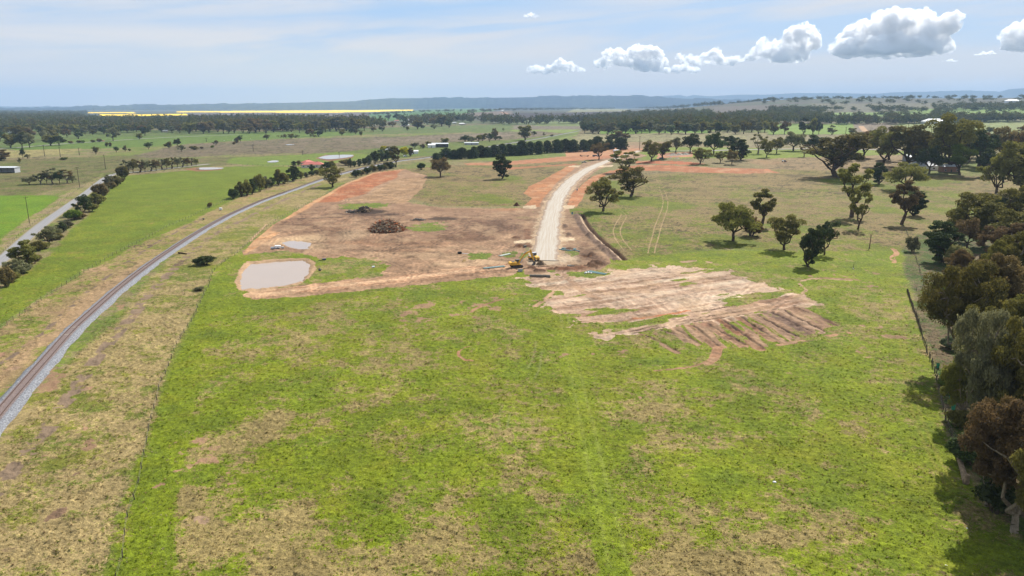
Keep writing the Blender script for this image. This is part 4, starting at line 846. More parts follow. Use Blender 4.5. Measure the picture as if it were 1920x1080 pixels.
BARK = simple('bark', A(120,104,92), .9, .1, var=.35, vscale=4)
BARKP = simple('pale_bark', A(176,164,150), .85, .1, var=.3, vscale=3)
LM = {'olive': leafmat('olive_leaves', A(74,80,36), A(138,134,70)), 'dark': leafmat('dark_needles', A(44,58,32), A(84,98,52), .2),
      'brown': leafmat('brown_leaves', A(86,76,50), A(138,120,82)), 'grey': leafmat('grey_leaves', A(86,92,66), A(140,140,108)),
      'blue': leafmat('bluegreen_leaves', A(62,78,58), A(112,126,94)), 'yellow': leafmat('yellow_blossom', A(150,160,10), A(214,208,24), .35),
      'green': leafmat('green_leaves', A(72,96,30), A(128,146,52)), 'pale': leafmat('pale_leaves', A(110,116,70), A(164,162,112))}
PROTO = {}
def tree_proto(key, style, seed, H, Wd, nclump, nleaf, lsize, hc=.35, bark=None, trunk_r=None, rcs=1.0):
    rs = np.random.RandomState(seed); segs = []; cents = []; rads = []; R = Wd/2
    tr = trunk_r or H*.028
    if style in ('umbrella', 'spread', 'tall', 'sparse'):
        fork = H*(hc*.55 if style != 'tall' else hc*.8); lean = rs.randn(2)*H*.03
        top = np.array((lean[0], lean[1], fork)); s, pts = limb(rs, (0, 0, -.3), top, tr*1.35, tr*.95, 4, .08, 0); segs += s
        nl = {'umbrella': 6, 'spread': 6, 'tall': 5, 'sparse': 6}[style]; limbs = []
        for i in range(nl):
            a = 2*math.pi*(i+rs.rand()*.7)/nl; el = {'umbrella': .75, 'spread': .55, 'tall': 1.5, 'sparse': 1.1}[style]*(0.7+.6*rs.rand())
            ln = (H-fork)*(.42+.25*rs.rand()); rr_ = min(R*.62, ln/max(el, .4)*.9)
            end = top+np.array((math.cos(a)*rr_, math.sin(a)*rr_, ln))
            s, pts = limb(rs, top+rs.randn(3)*.1, end, tr*.6, tr*.28, 4, .35, .1); segs += s; limbs += pts[1:]
        limbs = np.array(limbs); tries = 0
        while len(cents) < nclump and tries < nclump*60:
            tries += 1; d = rs.randn(3); d /= np.linalg.norm(d); q = (.55+.45*rs.rand())
            if style == 'umbrella': d[2] = abs(d[2])*.9-.22*rs.rand()*2
            zc = H*(hc+1)/2 if style != 'umbrella' else H*(hc+.08); ez = (H*(1-hc))/2 if style != 'umbrella' else H*(1-hc-.08)
            p = np.array((d[0]*R*q*.86, d[1]*R*q*.86, zc+d[2]*ez*q*.88))
            if style == 'tall': f = 1.1-.35*abs((p[2]/H-.62)/.4); p[:2] *= f*(0.75+.5*math.sin(p[2]*1.1+math.atan2(p[1], p[0])*2)**2)
            if style == 'spread': p[:2] *= (.8+.45*math.sin(math.atan2(p[1], p[0])*3+seed)); p[2] += .1*H*math.sin(math.atan2(p[1], p[0])*2+seed*2)
            rc = R*(.18+.16*rs.rand())*(1.0 if style != 'sparse' else .78)*rcs
            if p[2]-rc*.6 < H*hc*.75 or p[2]+rc*.5 > H: continue
            if cents and np.min(np.linalg.norm(np.array(cents)-p, axis=1)) < rc*(1.05 if style != 'sparse' else 1.25): continue
            cents.append(p); rads.append(rc)
            j = np.argmin(np.linalg.norm(limbs-p, axis=1)+np.maximum(0, limbs[:, 2]-p[2])*2); s, _ = limb(rs, limbs[j], p-np.array((0, 0, rc*.3)), tr*.26, tr*.08, 3, .3, .1); segs += s
        flat = .72
    elif style == 'pine':      # dense, rounded conical crown nearly to the ground
        s, _ = limb(rs, (0, 0, -.3), (0, 0, H*.95), tr, tr*.2, 5, .02, 0); segs += s
        for i in range(nclump):
            t = (i+.5)/nclump; z = H*(hc+(1-hc)*t*.96); prof = math.sqrt(max(0, 1-((t-.32)/.72)**2)) if t > .32 else .8+.2*t/.32
            a = i*2.4+rs.rand(); rr_ = R*prof*(.45+.35*rs.rand())*(0 if i == nclump-1 else 1); rc = R*(.34+.12*rs.rand())*(.55+.45*prof)
            p = np.array((math.cos(a)*rr_, math.sin(a)*rr_, z-rc*.2)); cents.append(p); rads.append(rc); segs.append((np.array((0, 0, z*.9)), p, tr*.2, tr*.05))
        flat = .95
    else:                      # bush
        for i in range(nclump):
            a = rs.rand()*6.28; q = math.sqrt(rs.rand()); p = np.array((math.cos(a)*R*q*.7, math.sin(a)*R*q*.7, H*(.3+.4*rs.rand()*(1-q*.4)))); rc = min(R, H)*(.30+.2*rs.rand())
            p[2] = min(p[2], H-rc*.8); cents.append(p); rads.append(rc); segs.append((np.array((p[0]*.2, p[1]*.2, -.1)), p, tr*.5, tr*.12))
        flat = .85
    cents = np.array(cents); rads = np.array(rads)
    V, F = tubes(segs, 7 if nleaf*nclump > 8000 else 5); tm = mesh_np('trunk', V, F, [bark or BARK], smooth=True)
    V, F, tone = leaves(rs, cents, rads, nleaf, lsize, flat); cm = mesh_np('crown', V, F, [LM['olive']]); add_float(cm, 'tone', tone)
    # real extent so that a placed tree gets the size asked for
    ext = np.percentile(V, [1.0, 99.0], axis=0); PROTO[key] = (tm, cm, float(ext[1][2]), float(((ext[1]-ext[0])[:2]).mean()))
def make_protos():
    T = tree_proto
    T('gum_near', 'spread', 11, 18, 17, 95, 620, .30, .22, BARKP, rcs=.68); T('gum_near_b', 'spread', 12, 17, 18, 90, 640, .30, .25, BARKP, rcs=.70); T('gum_near_c', 'tall', 17, 19, 14, 90, 600, .30, .2, BARKP, rcs=.7)
    T('dome', 'umbrella', 21, 13, 13, 26, 300, .42, .34); T('dome_b', 'spread', 22, 13, 12, 24, 300, .42, .30); T('spread', 'spread', 23, 14, 13, 28, 290, .42, .28)
    T('spread_b', 'spread', 24, 15, 13, 27, 290, .42, .25); T('tall', 'tall', 25, 16, 9, 24, 280, .42, .3); T('tall_b', 'tall', 26, 15, 8, 26, 320, .42, .32); T('sparse', 'sparse', 27, 14, 12, 24, 260, .40, .3)
    T('sparse_b', 'sparse', 31, 13, 9, 18, 240, .38, .38, BARKP); T('dense', 'spread', 28, 13, 9, 34, 340, .40, .06)
    T('pine', 'pine', 31, 11, 7, 30, 190, .5, .06); T('pine_b', 'pine', 32, 12, 6.5, 30, 190, .5, .08); T('shrub', 'bush', 33, 4, 5, 14, 260, .32, .0); T('shrub_b', 'bush', 34, 5, 5, 14, 260, .32, .0)
    T('thin', 'tall', 35, 12, 5, 14, 220, .38, .3)
    T('far_a', 'spread', 41, 18, 17, 16, 75, 1.5, .2); T('far_b', 'umbrella', 42, 18, 18, 15, 75, 1.5, .25); T('far_c', 'tall', 43, 20, 13, 16, 75, 1.5, .15); T('far_pine', 'pine', 44, 14, 9, 12, 90, 1.5, .04)
RS = random.Random(5)
NT_COUNT = [0]
def plant(kind, u, v, vtop, w, mat='olive', label='', cat='tree', group=None, name='tree', rz=None):
    p = g2(u, v); H = max(1.0, height_px(p, vtop)); wd = max(.8, w*mpp(p)); tm, cm, ph, pw = PROTO[kind]
    o = thing(name, label, cat, (p[0], p[1], p[2]-.05), RS.random()*6.28 if rz is None else rz, group)
    o.scale = (wd/pw, wd/pw, H/ph)
    a = link('trunk', tm, o); c = link('crown', cm, o)
    if mat != 'olive': c.material_slots[0].link = 'OBJECT'; c.material_slots[0].material = LM[mat]
    NT_COUNT[0] += 1; return o
# (kind, u, v, vtop, width px, leaves, label)
GUM = 'gum tree'
SINGLE = [
 ('spread',624,351,313,44,'olive','lone spreading gum beside the railway at the corner of the red earth'),
 ('tall',742,314,277,20,'olive','tall narrow gum at the railway end of the clipped round bushes'),
 ('dome',826,331,296,37,'brown','brown domed gum alone in the dry paddock, its trunk forked low'),
 ('dense',941,335,290,31,'dark','dark dense tree leafy to the ground in the paddock left of the works road'),
 ('spread',1131,396,335,58,'olive','olive gum beside the works road with its shadow on green grass'),
 ('spread_b',1183,368,314,60,'olive','broad dark gum just behind the olive one beside the works road'),
 ('sparse',1169,323,283,50,'olive','open see-through gum that hides the bend of the works road'),
 ('dome_b',1123,299,268,28,'brown','small brown gum shading the parked dark truck'),
 ('spread',1221,302,264,36,'olive','rounded gum at the top end of the works road'),
 ('spread_b',1243,297,266,30,'olive','gum touching the rounded one at the top end of the works road'),
 ('dome',1294,286,252,34,'dark','dark gum behind the gravel heaps by the far road'),
 ('spread',1313,307,278,36,'olive','low spreading gum in front of the group by the gravel heaps'),
 ('dome_b',1351,305,284,20,'olive','small gum between two wider ones below the far road'),
 ('dome',1372,308,281,22,'brown','small round gum standing forward of the group by the far road'),
 ('dense',1388,300,262,33,'dark','dark leaning gum at the right end of the group by the far road'),
 ('dome',1338,290,250,36,'dark','dark gum in the middle of the group along the far road'),
 ('dome_b',1368,286,255,34,'dark','rounded dark gum behind the group along the far road'),
 ('dome_b',1266,286,258,22,'grey','grey gum behind the rounded pair at the top of the works road'),
 ('sparse_b',1421,288,252,27,'pale','pale thin gum with bare white limbs beside the far road'),
 ('spread',1437,295,262,26,'olive','dark gum next to the pale thin one by the far road'),
 ('dome',1456,288,258,24,'olive','gum between the pale thin one and the wide one by the far road'),
 ('umb',1487,283,248,40,'grey','wide open gum right in front of the far road, above the tractor'),
 ('sparse_b',1508,294,271,18,'brown','small leaning scraggy gum left of the great gums'),
 ('dome',1530,286,254,44,'dark','dark gum behind the first of the great gums'),
 ('spread_b',1567,331,251,104,'olive','first great gum of the dense stand, with its shadow thrown far left'),
 ('dome_b',1617,296,247,46,'brown','brown gum at the back of the first great one'),
 ('tall',1597,407,309,60,'olive','tall gum with a long bare trunk in front of the great gums'),
 ('sparse',1608,430,357,38,'olive','slim open gum leaning right beside the tall bare-trunked one'),
 ('tall_b',1690,421,340,44,'brown','narrow brown-tinged gum on the fence line below the stand'),
 ('dense',1715,405,361,36,'dark','dark bushy tree touching the narrow gum on the fence line'),
 ('dome',1695,357,307,70,'olive','broad olive gum standing forward of the farmhouse trees'),
 ('spread',1655,311,240,62,'olive','tall gum at the left of the farmhouse trees'),
 ('spread_b',1703,316,236,80,'olive','high bushy gum left of the white farmhouse roof'),
 ('spread',1776,322,217,86,'olive','tallest gum of all, rising above the farmhouse to the skyline'),
 ('dome',1742,326,275,46,'dark','dark gum hiding the left half of the farmhouse'),
 ('dome_b',1800,328,272,50,'green','green rounded gum right of the farmhouse wall'),
 ('spread_b',1835,312,244,64,'dark','dark gum behind the green rounded one by the farmhouse'),
 ('spread',1722,298,246,60,'grey','greyish gum at the back of the stand left of the farmhouse'),
 ('dome_b',1668,300,250,50,'dark','dark gum at the back of the stand, above the small dark tree'),
 ('spread_b',1790,306,232,66,'dark','dark gum tucked behind the tallest one'),
 ('dome',1842,296,250,50,'brown','brown gum at the back of the stand, right of the farmhouse'),
 ('spread',1580,300,262,50,'dark','dark gum hidden behind the first great one'),
 ('dome',1760,300,250,60,'olive','gum filling the stand behind the farmhouse'),
 ('spread_b',1815,300,240,50,'olive','gum behind the farmhouse, right of the tallest one'),
 ('spread',1868,362,288,62,'olive','gum right of the farmhouse paddock with shadow on bare ground'),
 ('spread_b',1908,366,268,78,'olive','great gum at the right edge with several thick trunks'),
 ('dome',1885,308,240,64,'brown','brown topped gum high at the right edge'),
 ('dome_b',1850,330,280,40,'dark','dark gum between the farmhouse and the right edge'),
 ('dome',1925,312,236,60,'brown','brown gum cut by the right edge, behind the others'),
 ('dense',1646,345,306,26,'dark','small dark tree at the foot of the farmhouse stand'),
 ('dome',1374,452,381,72,'olive','domed umbrella-shaped gum in the grass right of the works'),
 ('tall_b',1427,426,356,42,'olive','tall slim gum behind the domed one'),
 ('shrub_b',1408,442,408,36,'brown','scrubby low tree between the domed gum and the leaning one'),
 ('spread',1470,469,405,62,'olive','gum leaning left with its shadow on bright grass'),
 ('dense',1517,500,430,40,'dark','dark ragged tree nearest the scraped earth'),
 ('dome_b',1546,478,417,38,'dark','smaller dark tree touching the ragged one'),
 ('dense',1762,492,417,60,'dark','dark tree at the fence with its trunk wrapped in leaves'),
 ('dome_b',1790,452,390,46,'olive','gum behind the dark tree at the fence'),
 ('spread_b',1838,461,366,88,'olive','wide olive gum with a dark forked trunk behind the fence'),
 ('shrub_b',1790,503,462,38,'pale','pale green bushy young tree below the wide gum'),
 ('shrub',1711,472,445,22,'grey','small grey round bush on the fence line'),
 ('shrub_b',1845,512,482,50,'brown','brown bush at the top of the great belt'),
 ('gum_near',1882,505,420,84,'brown','brownish gum at the right edge above the great belt'),
 ('shrub_b',1900,440,405,40,'olive','low olive tree near the right edge above the belt'),
 ('gum_near_b',1800,690,498,128,'olive','great round gum leading the belt along the right fence'),
 ('gum_near',1882,668,488,124,'brown','brown crowned gum behind the leading one of the belt'),
 ('gum_near',1850,755,566,112,'olive','gum in the middle of the belt behind the fence'),
 ('gum_near_c',1925,770,555,112,'olive','gum at the right edge in the middle of the belt'),
 ('gum_near_b',1840,850,594,126,'grey','grey-green gum over the bare litter in the belt'),
 ('gum_near',1918,885,588,124,'olive','tall gum at the right edge behind the grey-green one'),
 ('gum_near',1900,1000,732,165,'brown','nearest gum, brown crowned, casting the darkest shadow'),
 ('gum_near_b',1850,950,752,90,'brown','shaded brown gum standing left of the nearest one'),
 ('gum_near_b',1990,1090,790,160,'olive','gum half outside the picture at the lower right'),
 ('spread_b',1915,478,398,80,'olive','broad gum at the right edge level with the pale green young tree'),
 ('dome_b',1868,425,372,54,'dark','dark gum behind the wide olive one'),
 ('spread',1900,430,350,70,'olive','gum at the right edge behind the dark one'),
 ('dome',1812,470,410,50,'brown','brownish gum between the dark fence tree and the wide olive one'),
 ('gum_near',1795,560,470,60,'brown','brownish gum at the head of the belt, behind the leading one'),
 ('gum_near_c',1912,590,440,96,'olive','gum at the right edge above the brown crowned one'),
 ('gum_near',1862,585,455,70,'olive','gum behind the leading one, below the brown bush'),
 ('shrub_b',1762,560,528,40,'green','low leafy bush at the fence before the leading gum'),
 ('shrub_b',1822,700,655,60,'blue','bluish bush in the shade of the middle gums'),
 ('gum_near_b',1800,790,655,70,'olive','lower gum at the fence between the leading one and the grey-green one'),
 ('shrub_b',1772,730,706,34,'green','leafy bush at the fence by the tree guards'),
 ('shrub_b',1808,742,700,60,'dark','dark understory bush behind the tree guards'),
 ('shrub_b',1822,870,820,70,'dark','dark understory bush below the grey-green gum'),
 ('shrub_b',1800,800,770,40,'olive','olive bush behind the lower end of the long fence'),
 ('shrub_b',1862,960,900,80,'dark','lowest dark bush in the deep shade of the nearest gum'),
 ('shrub_b',1785,655,632,34,'blue','bluish bush under the belt of gums'),
 ('shrub',1352,0,0,0,'','')]
ROWS = []   # (kinds, points [(u,v,top,w)], leaves list, label template, group)
ORD = ['first','second','third','fourth','fifth','sixth','seventh','eighth','ninth','tenth','eleventh','twelfth','thirteenth','fourteenth','fifteenth','sixteenth','seventeenth','eighteenth','nineteenth','twentieth','twenty-first','twenty-second','twenty-third','twenty-fourth','twenty-fifth','twenty-sixth','twenty-seventh','twenty-eighth','twenty-ninth','thirtieth']
ROWS.append((('pine','pine_b'), [(818,300,287,14),(837,298,278,22),(852,298,281,16),(866,298,277,17),(880,297,281,12),(889,297,275,14),(902,295,273,16),(914,295,276,14),(927,294,272,18),(942,293,270,18),(955,292,270,16),(965,292,272,14),(979,291,264,20),(994,290,266,16),(1010,289,265,17),(1026,287,264,17),(1044,286,262,19),(1060,285,261,18),(1075,285,262,18),(1094,284,262,17),(1106,283,262,13),(1120,282,256,22),(1143,280,262,18),(1164,281,258,22)],
   ['dark'], '{} pine from the railway in the long dark pine row', 'dark pine row behind the works', 'pine tree', 'pine_tree'))
ROWS.append((('shrub_b','dense'), [(437,373,355,20),(452,369,341,20),(463,367,338,18),(473,364,336,20),(487,359,328,20),(499,354,331,18),(510,351,333,16),(523,347,318,22),(533,344,326,18),(551,339,312,26),(565,335,322,12),(574,333,323,10),(584,330,320,12),(594,328,318,12),(604,325,312,12),(612,322,304,16),(622,318,302,14)],
   ['dark','olive','olive','dark','olive','grey'], '{} tree from the near end of the hedge-like row left of the railway', 'trees in a row left of the railway', 'tree', 'tree'))
ROWS.append((('shrub',), [(667,332,319,14),(677,329,320,11),(688,326,314,14),(700,322,310,13),(712,320,309,12),(721,318,308,10),(732,316,304,17)],
   ['dark','olive'], '{} clipped round bush from the near end beside the railway bend', 'round bushes at the railway bend', 'bush', 'bush'))
ROWS.append((('dense','shrub_b'), [(657,314,297,8),(665,313,302,8),(674,312,298,10),(683,310,297,9),(692,309,291,12),(703,307,284,13),(715,303,281,14),(726,302,283,16),(737,300,288,10)],
   ['blue','dark'], '{} bluish tree from the red-roofed house along the house drive', 'bluish trees between the houses', 'tree', 'tree'))
ROWS.append((('shrub_b','spread','dense'), [(8,537,502,30),(24,517,487,34),(46,503,452,44),(68,470,452,22),(88,458,424,44),(112,436,417,22),(132,413,394,26),(153,404,366,34),(175,386,362,26),(186,372,345,26),(199,353,328,18),(211,350,330,24),(228,336,312,22)],
   ['brown','grey','olive','olive','grey','dark','green','dark','olive'], '{} bush from the left edge in the hedge beside the left road', 'bushes of the hedge along the left road', 'bush', 'bush'))
ROWS.append((('thin','dome'), [(238,325,300,16),(250,324,299,15),(262,323,301,14),(272,322,300,14),(283,321,301,13),(293,320,300,13),(304,318,298,13),(313,317,297,12),(323,316,295,13),(333,314,295,12),(342,313,295,12),(351,312,296,11),(360,311,296,10),(368,310,297,9)],
   ['grey','olive','brown'], '{} tree from the road corner in the row beside the narrow lane', 'row of trees along the narrow lane', 'tree', 'tree'))
ROWS.append((('dome','sparse_b'), [(55,346,331,22),(77,345,325,18),(88,344,322,16),(99,344,316,24),(112,344,320,17),(126,344,318,20),(136,343,328,12)],
   ['grey','dark','brown'], '{} tree from the left in the clump behind the power pole', 'clump of trees in the left paddock', 'tree', 'tree'))
# trees standing singly over the plains: (u, v, top, w)
PLAIN = [(20,277,252,22),(42,277,249,24),(56,277,250,22),(35,263,236,36),(52,262,240,24),(0,265,246,18),(95,273,253,24),(111,273,255,24),(85,264,245,18),(99,262,243,18),(126,258,242,17),(147,260,244,17),(174,253,243,10),
 (195,252,238,18),(212,264,240,22),(180,290,275,12),(207,275,267,6),(218,286,275,9),(235,284,273,7),(43,297,278,8),(52,298,289,9),(37,307,296,6),(2,301,281,32),(279,280,267,13),(317,278,266,13),(333,275,260,13),(340,284,272,14),
 (405,272,263,11),(444,268,258,9),(450,267,254,9),(262,261,250,12),(272,255,238,16),(500,263,252,11),(546,260,251,11),(582,256,242,16),(597,256,241,18),(641,254,242,12),(658,251,241,8),(667,251,236,14),(677,255,246,6),
 (700,247,238,12),(717,246,235,13),(764,245,237,6),(793,242,235,8),(814,242,232,13),(803,276,265,12),(793,278,270,10),(778,278,268,14),(835,273,259,14),(872,267,254,20),(884,268,256,16),(897,266,253,16),(928,263,241,12),
 (918,266,250,14),(905,264,252,16),(936,263,255,12),(944,245,240,5),(720,238,226,14),(736,238,228,16),(758,240,224,14),(783,242,226,18),(745,226,213,14),(728,226,211,10),(828,237,216,20),(812,236,222,14),(842,240,223,12),(985,263,236,23),
 (1001,255,246,9),(1020,255,248,5),(1035,256,252,6),(1160,266,246,28),(1145,268,253,18),(1597,251,240,14),(1640,266,243,10),(1631,252,244,6),(1450,252,229,18),(1471,252,228,17),(1507,252,221,20),(1524,252,222,16),(1535,252,229,12),
 (1560,253,235,17),(1855,250,238,12),(1915,250,237,14),(1175,262,250,14),(735,288,274,18),(620,0,0,0)]
PBUSH = [(119,300,295,12),(148,268,263,9),(133,269,264,8),(156,268,263,7),(174,267,262,8),(186,266,260,9),(243,283,279,5),(365,281,274,14),(378,279,275,6),(398,277,273,6),(200,275,267,5),(439,271,266,6),(825,318,312,6),(1460,262,258,5)]
WATTLE = [(720,284,274,16,'bright yellow blossoming tree behind the bluish trees'),(759,292,276,16,'yellow-green blossoming tree beside the white sheds')]
SPECIAL = [('shrub_b',383,497,481,34,'dark','dark green thicket beside the railway, next to the fallen log'),('shrub',393,389,380,8,'brown','rusty brown shrub above the railway'),
 ('shrub',1330,250,245,6,'olive','tiny round bush on the pale slope'),('shrub_b',790,318,306,14,'dark','dark squat bush beside the railway, behind the pine row end'),('shrub',1737,560,544,14,'blue','small weeping shrub at the corner of the right fence'),
 ('shrub',372,545,538,16,'grey','grey low shrub on the verge, below the dark green thicket'),('dense',770,293,277,10,'brown','brown tree right of the blossoming pair'),
 ('shrub_b',650,310,299,22,'brown','leafless purplish tree beside the red-roofed house'),('shrub',573,314,306,14,'grey','grey shrub left of the red-roofed house'),('dense',585,322,308,10,'dark','dark tree in front of the red-roofed house'),
 ('dense',551,311,302,10,'dark','dark bush behind the lane, left of the red-roofed house'),('dense',560,310,301,9,'brown','bronze bush behind the lane, touching the dark one')]
def build_trees():
    for kd, u, v, vt, w, mt, lab in SINGLE:
        if not w: continue
        kd = {'umb': 'dome'}.get(kd, kd); cat = 'bush' if 'shrub' in kd and 'tree' not in lab else 'tree'
        plant(kd, u, v, vt, w, mt, lab, cat, 'gums of the belt along the right fence' if kd.startswith('gum_near') else None, 'bush' if cat == 'bush' else 'gum_tree' if 'gum' in lab else 'tree')
    for kinds, pts, mats, lab, grp, cat, nm in ROWS:
        for i, (u, v, t, w) in enumerate(pts): plant(kinds[i % len(kinds)], u+(5 if 'hedge beside' in lab else 0), v, t, w*(.95 if 'hedge' in lab else 1.12), mats[i % len(mats)], lab.format(ORD[i]), cat, grp, nm)
    hp = ROWS[4][1]
    for i in range(len(hp)-1):
        (u0, v0, t0, w0), (u1, v1, t1, w1) = hp[i], hp[i+1]; hh = min(v0-t0, v1-t1)*.62; vv = (v0+v1)/2+2
        plant('shrub_b', (u0+u1)/2+5, vv, vv-hh, (w0+w1)*.42, ('olive','grey','brown','olive')[i % 4], 'low bush filling the gap after the '+ORD[i]+' bush of the hedge along the left road', 'bush', 'low bushes between those of the left hedge', 'bush')
    ks = ['far_a','dome','far_b','spread','dense','dome_b']
    mt = ['olive','dark','grey','olive','brown','dark']
    for i, (u, v, t, w) in enumerate(PLAIN):
        if not w: continue
        near = v > 262
        where = 'left plain below the forest' if u < 470 else 'middle plain among the houses' if u < 1100 else 'right-hand fields before the belts'
        size = 'small' if v-t < 10 else 'tall' if v-t > 20 else 'medium'; tone = {'olive': 'olive', 'dark': 'dark', 'grey': 'grey-green', 'brown': 'brownish'}[mt[i % 6]]
        plant(ks[i % 6] if near else ('far_a','far_b','far_c')[i % 3], u, v, t, w, mt[i % 6], f'{size} {tone} tree standing in the {where}', 'tree', f'{size} {tone} trees of the {where}', 'tree')
    for i, (u, v, t, w) in enumerate(PBUSH):
        plant('shrub', u, v, t, w, ('green','olive','brown')[i % 3], 'small round bush in the open plain', 'bush', 'small bushes dotted over the open plain', 'bush')
    for u, v, t, w, lab in WATTLE: plant('shrub_b', u, v, t, w, 'yellow', lab, 'tree', None, 'wattle_tree')
    for kd, u, v, t, w, mtl, lab in SPECIAL: plant(kd, u, v, t, w, mtl, lab, 'bush' if 'tree' not in lab else 'tree', None, 'bush' if 'tree' not in lab else 'tree')
    # front rows of the far belts, tree by tree
    rs = random.Random(9)
    for (u0, v0, u1, v1, n, h, grp, lab, mats) in (
        (-6,252,350,249,20,17,'front trees of the left forest','tall gum in the front row of the left forest',['olive','grey','brown','olive']),
        (352,250,690,247,28,26,'front trees of the middle belt','tall gum in the front row of the belt below the yellow fields',['grey','olive','brown','olive']),
        (1090,252,1440,250,26,23,'front trees of the right belt','dense gum in the front row of the belt above the works',['blue','olive','dark','grey'])):
        for i in range(n):
            t = (i+.5)/n; u = u0+(u1-u0)*t+rs.uniform(-5, 5); v = v0+(v1-v0)*t+rs.uniform(-2.5, 1.5); hh = h*rs.uniform(.7, 1.05)
            plant(('far_a','far_b','far_c')[rs.randrange(3)], u, v, v-hh, hh*rs.uniform(.75, 1.1), mats[rs.randrange(4)], lab, 'tree', grp, 'tree')

def build_woodland():
    """the far woods, thousands of crowns reading as one mass"""
    rs = np.random.RandomState(77); tmpl = []
    for sd in range(3):
        r2 = np.random.RandomState(200+sd); n = 11; C = r2.randn(n, 3)*np.array((.27, .27, .2))+np.array((0, 0, .62)); V, F, tone = leaves(r2, C, np.full(n, .24), 13, .19, .8); tmpl.append((V, F, tone))
    Vs, Fs, Ts, Hs = [], [], [], []; off = 0; spots = []
    def fill(poly, n, h, w, hue):
        P = G(poly); lo, hi = P.min(0), P.max(0); k = 0
        q = rs.rand(n*4, 2)*(hi-lo)+lo; inside = poly_sd(q[:, 0], q[:, 1], P) > 0; q = q[inside][:n]
        for x, y in q: spots.append((x, y, h*rs.uniform(.7, 1.2), w*rs.uniform(.8, 1.25), hue))
    def line(pts, n, h, w, hue, jit=12):
        P = smooth_line(G(pts), 6); L = np.concatenate([[0], np.cumsum(np.linalg.norm(np.diff(P, axis=0), axis=1))]); d = np.sort(rs.rand(n))*L[-1]
        for a in d: spots.append((np.interp(a, L, P[:, 0])+rs.randn()*jit, np.interp(a, L, P[:, 1])+rs.randn()*jit, h*rs.uniform(.75, 1.2), w*rs.uniform(.8, 1.25), hue))
    fill([(-120,252),(345,249),(350,227),(160,227),(150,221),(-120,222)], 1500, 21, 19, .3)
    fill([(352,248),(560,246),(690,246),(690,232),(560,230),(480,229),(352,229)], 800, 24, 19, .35)
    fill([(-200,222),(160,219),(162,211),(-200,210)], 900, 20, 34, .15)
    fill([(690,243),(720,240),(720,236),(690,234)], 14, 24, 18, .3)
    fill([(760,236),(860,238),(850,226),(770,228)], 40, 24, 18, .4)
    fill([(740,230),(960,228),(960,222),(870,219),(750,224)], 60, 22, 18, .3)
    line([(960,234),(1040,232),(1115,231)], 60, 26, 18, .3, 25); line([(860,228),(960,233)], 40, 24, 17, .3, 25)
    fill([(870,215),(960,208),(1150,205),(1155,199),(1000,200),(930,206)], 420, 17, 24, .1)
    fill([(1180,203),(1370,200),(1370,195),(1240,197),(1175,199)], 220, 22, 26, .1)
    fill([(1092,250),(1440,249),(1440,238),(1330,236),(1250,230),(1130,232),(1095,240)], 330, 24, 18, .3)
    fill([(1115,232),(1330,228),(1330,215),(1190,216),(1115,222)], 320, 22, 20, .25)
    fill([(1330,236),(1560,233),(1560,222),(1420,218),(1330,222)], 260, 22, 19, .25)
    line([(1330,243),(1440,242)], 30, 22, 18, .3, 15)
    line([(1540,233),(1650,233),(1760,230),(1950,228),(2050,228)], 150, 21, 17, .3, 22); line([(1540,231),(1700,230),(1950,226)], 130, 22, 18, .25, 30)
    fill([(1440,200),(1960,197),(1960,184),(1300,187)], 460, 16, 20, .15); fill([(1440,219),(1540,217),(1550,205),(1440,207)], 80, 18, 20, .2)
    fill([(1640,212),(1960,210),(1960,204),(1640,207)], 46, 18, 22, .2); line([(1500,210),(1600,206),(1660,207)], 26, 16, 20, .2, 40); line([(1780,206),(1850,203),(1950,203)], 50, 20, 22, .2, 40)
    line([(1590,219),(1700,218),(1800,217)], 16, 18, 18, .25, 30); line([(1230,192),(1300,190),(1440,189)], 60, 15, 22, .1, 60)
    line([(350,224),(480,219),(700,215)], 46, 12, 16, .3, 30); line([(700,216),(775,211),(900,209)], 50, 14, 20, .2, 60); line([(180,206),(480,205),(560,204)], 90, 18, 30, .1, 200)
    line([(540,262),(600,258)], 3, 8, 10, .4, 10)
    # the forested ridge's own canopy edge
    for (x, y, h, w, hue) in spots:
        V, F, tone = tmpl[rs.randint(3)]; a = rs.rand()*6.28; ca, sa = math.cos(a), math.sin(a)
        W3 = np.column_stack([(V[:, 0]*ca-V[:, 1]*sa)*w*1.1+x, (V[:, 0]*sa+V[:, 1]*ca)*w*1.1+y, V[:, 2]*h+float(zmac(x, y))])
        Vs.append(W3); Fs.append(F+off); off += len(V); Ts.append(tone*.8); Hs.append(np.full(len(V), np.clip(hue+rs.uniform(-.25, .25), 0, 1)))
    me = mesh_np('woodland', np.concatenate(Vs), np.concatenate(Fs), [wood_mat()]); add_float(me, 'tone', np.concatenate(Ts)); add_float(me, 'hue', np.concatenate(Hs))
    link('woodland', me, kind='stuff')
def wood_mat():
    m, k = new_mat('woodland'); c1 = k.mix(k.attr('tone'), tuple(A(72,84,52)*1.2)+(1,), tuple(A(126,132,84)*1.4)+(1,)); c2 = k.mix(k.attr('tone'), tuple(A(90,84,62)*1.2)+(1,), tuple(A(146,132,98)*1.4)+(1,))
    c = k.mix(k.sstep(k.attr('hue'), .2, .7), c1, c2); d = k.n('ShaderNodeBsdfDiffuse'); k.inp(d, 0, c); t = k.n('ShaderNodeBsdfTranslucent'); k.inp(t, 0, c)
    mx = k.n('ShaderNodeMixShader'); mx.inputs[0].default_value = .25; k.t.links.new(d.outputs[0], mx.inputs[1]); k.t.links.new(t.outputs[0], mx.inputs[2])
    o = k.n('ShaderNodeOutputMaterial'); k.t.links.new(mx.outputs[0], o.inputs[0]); return m
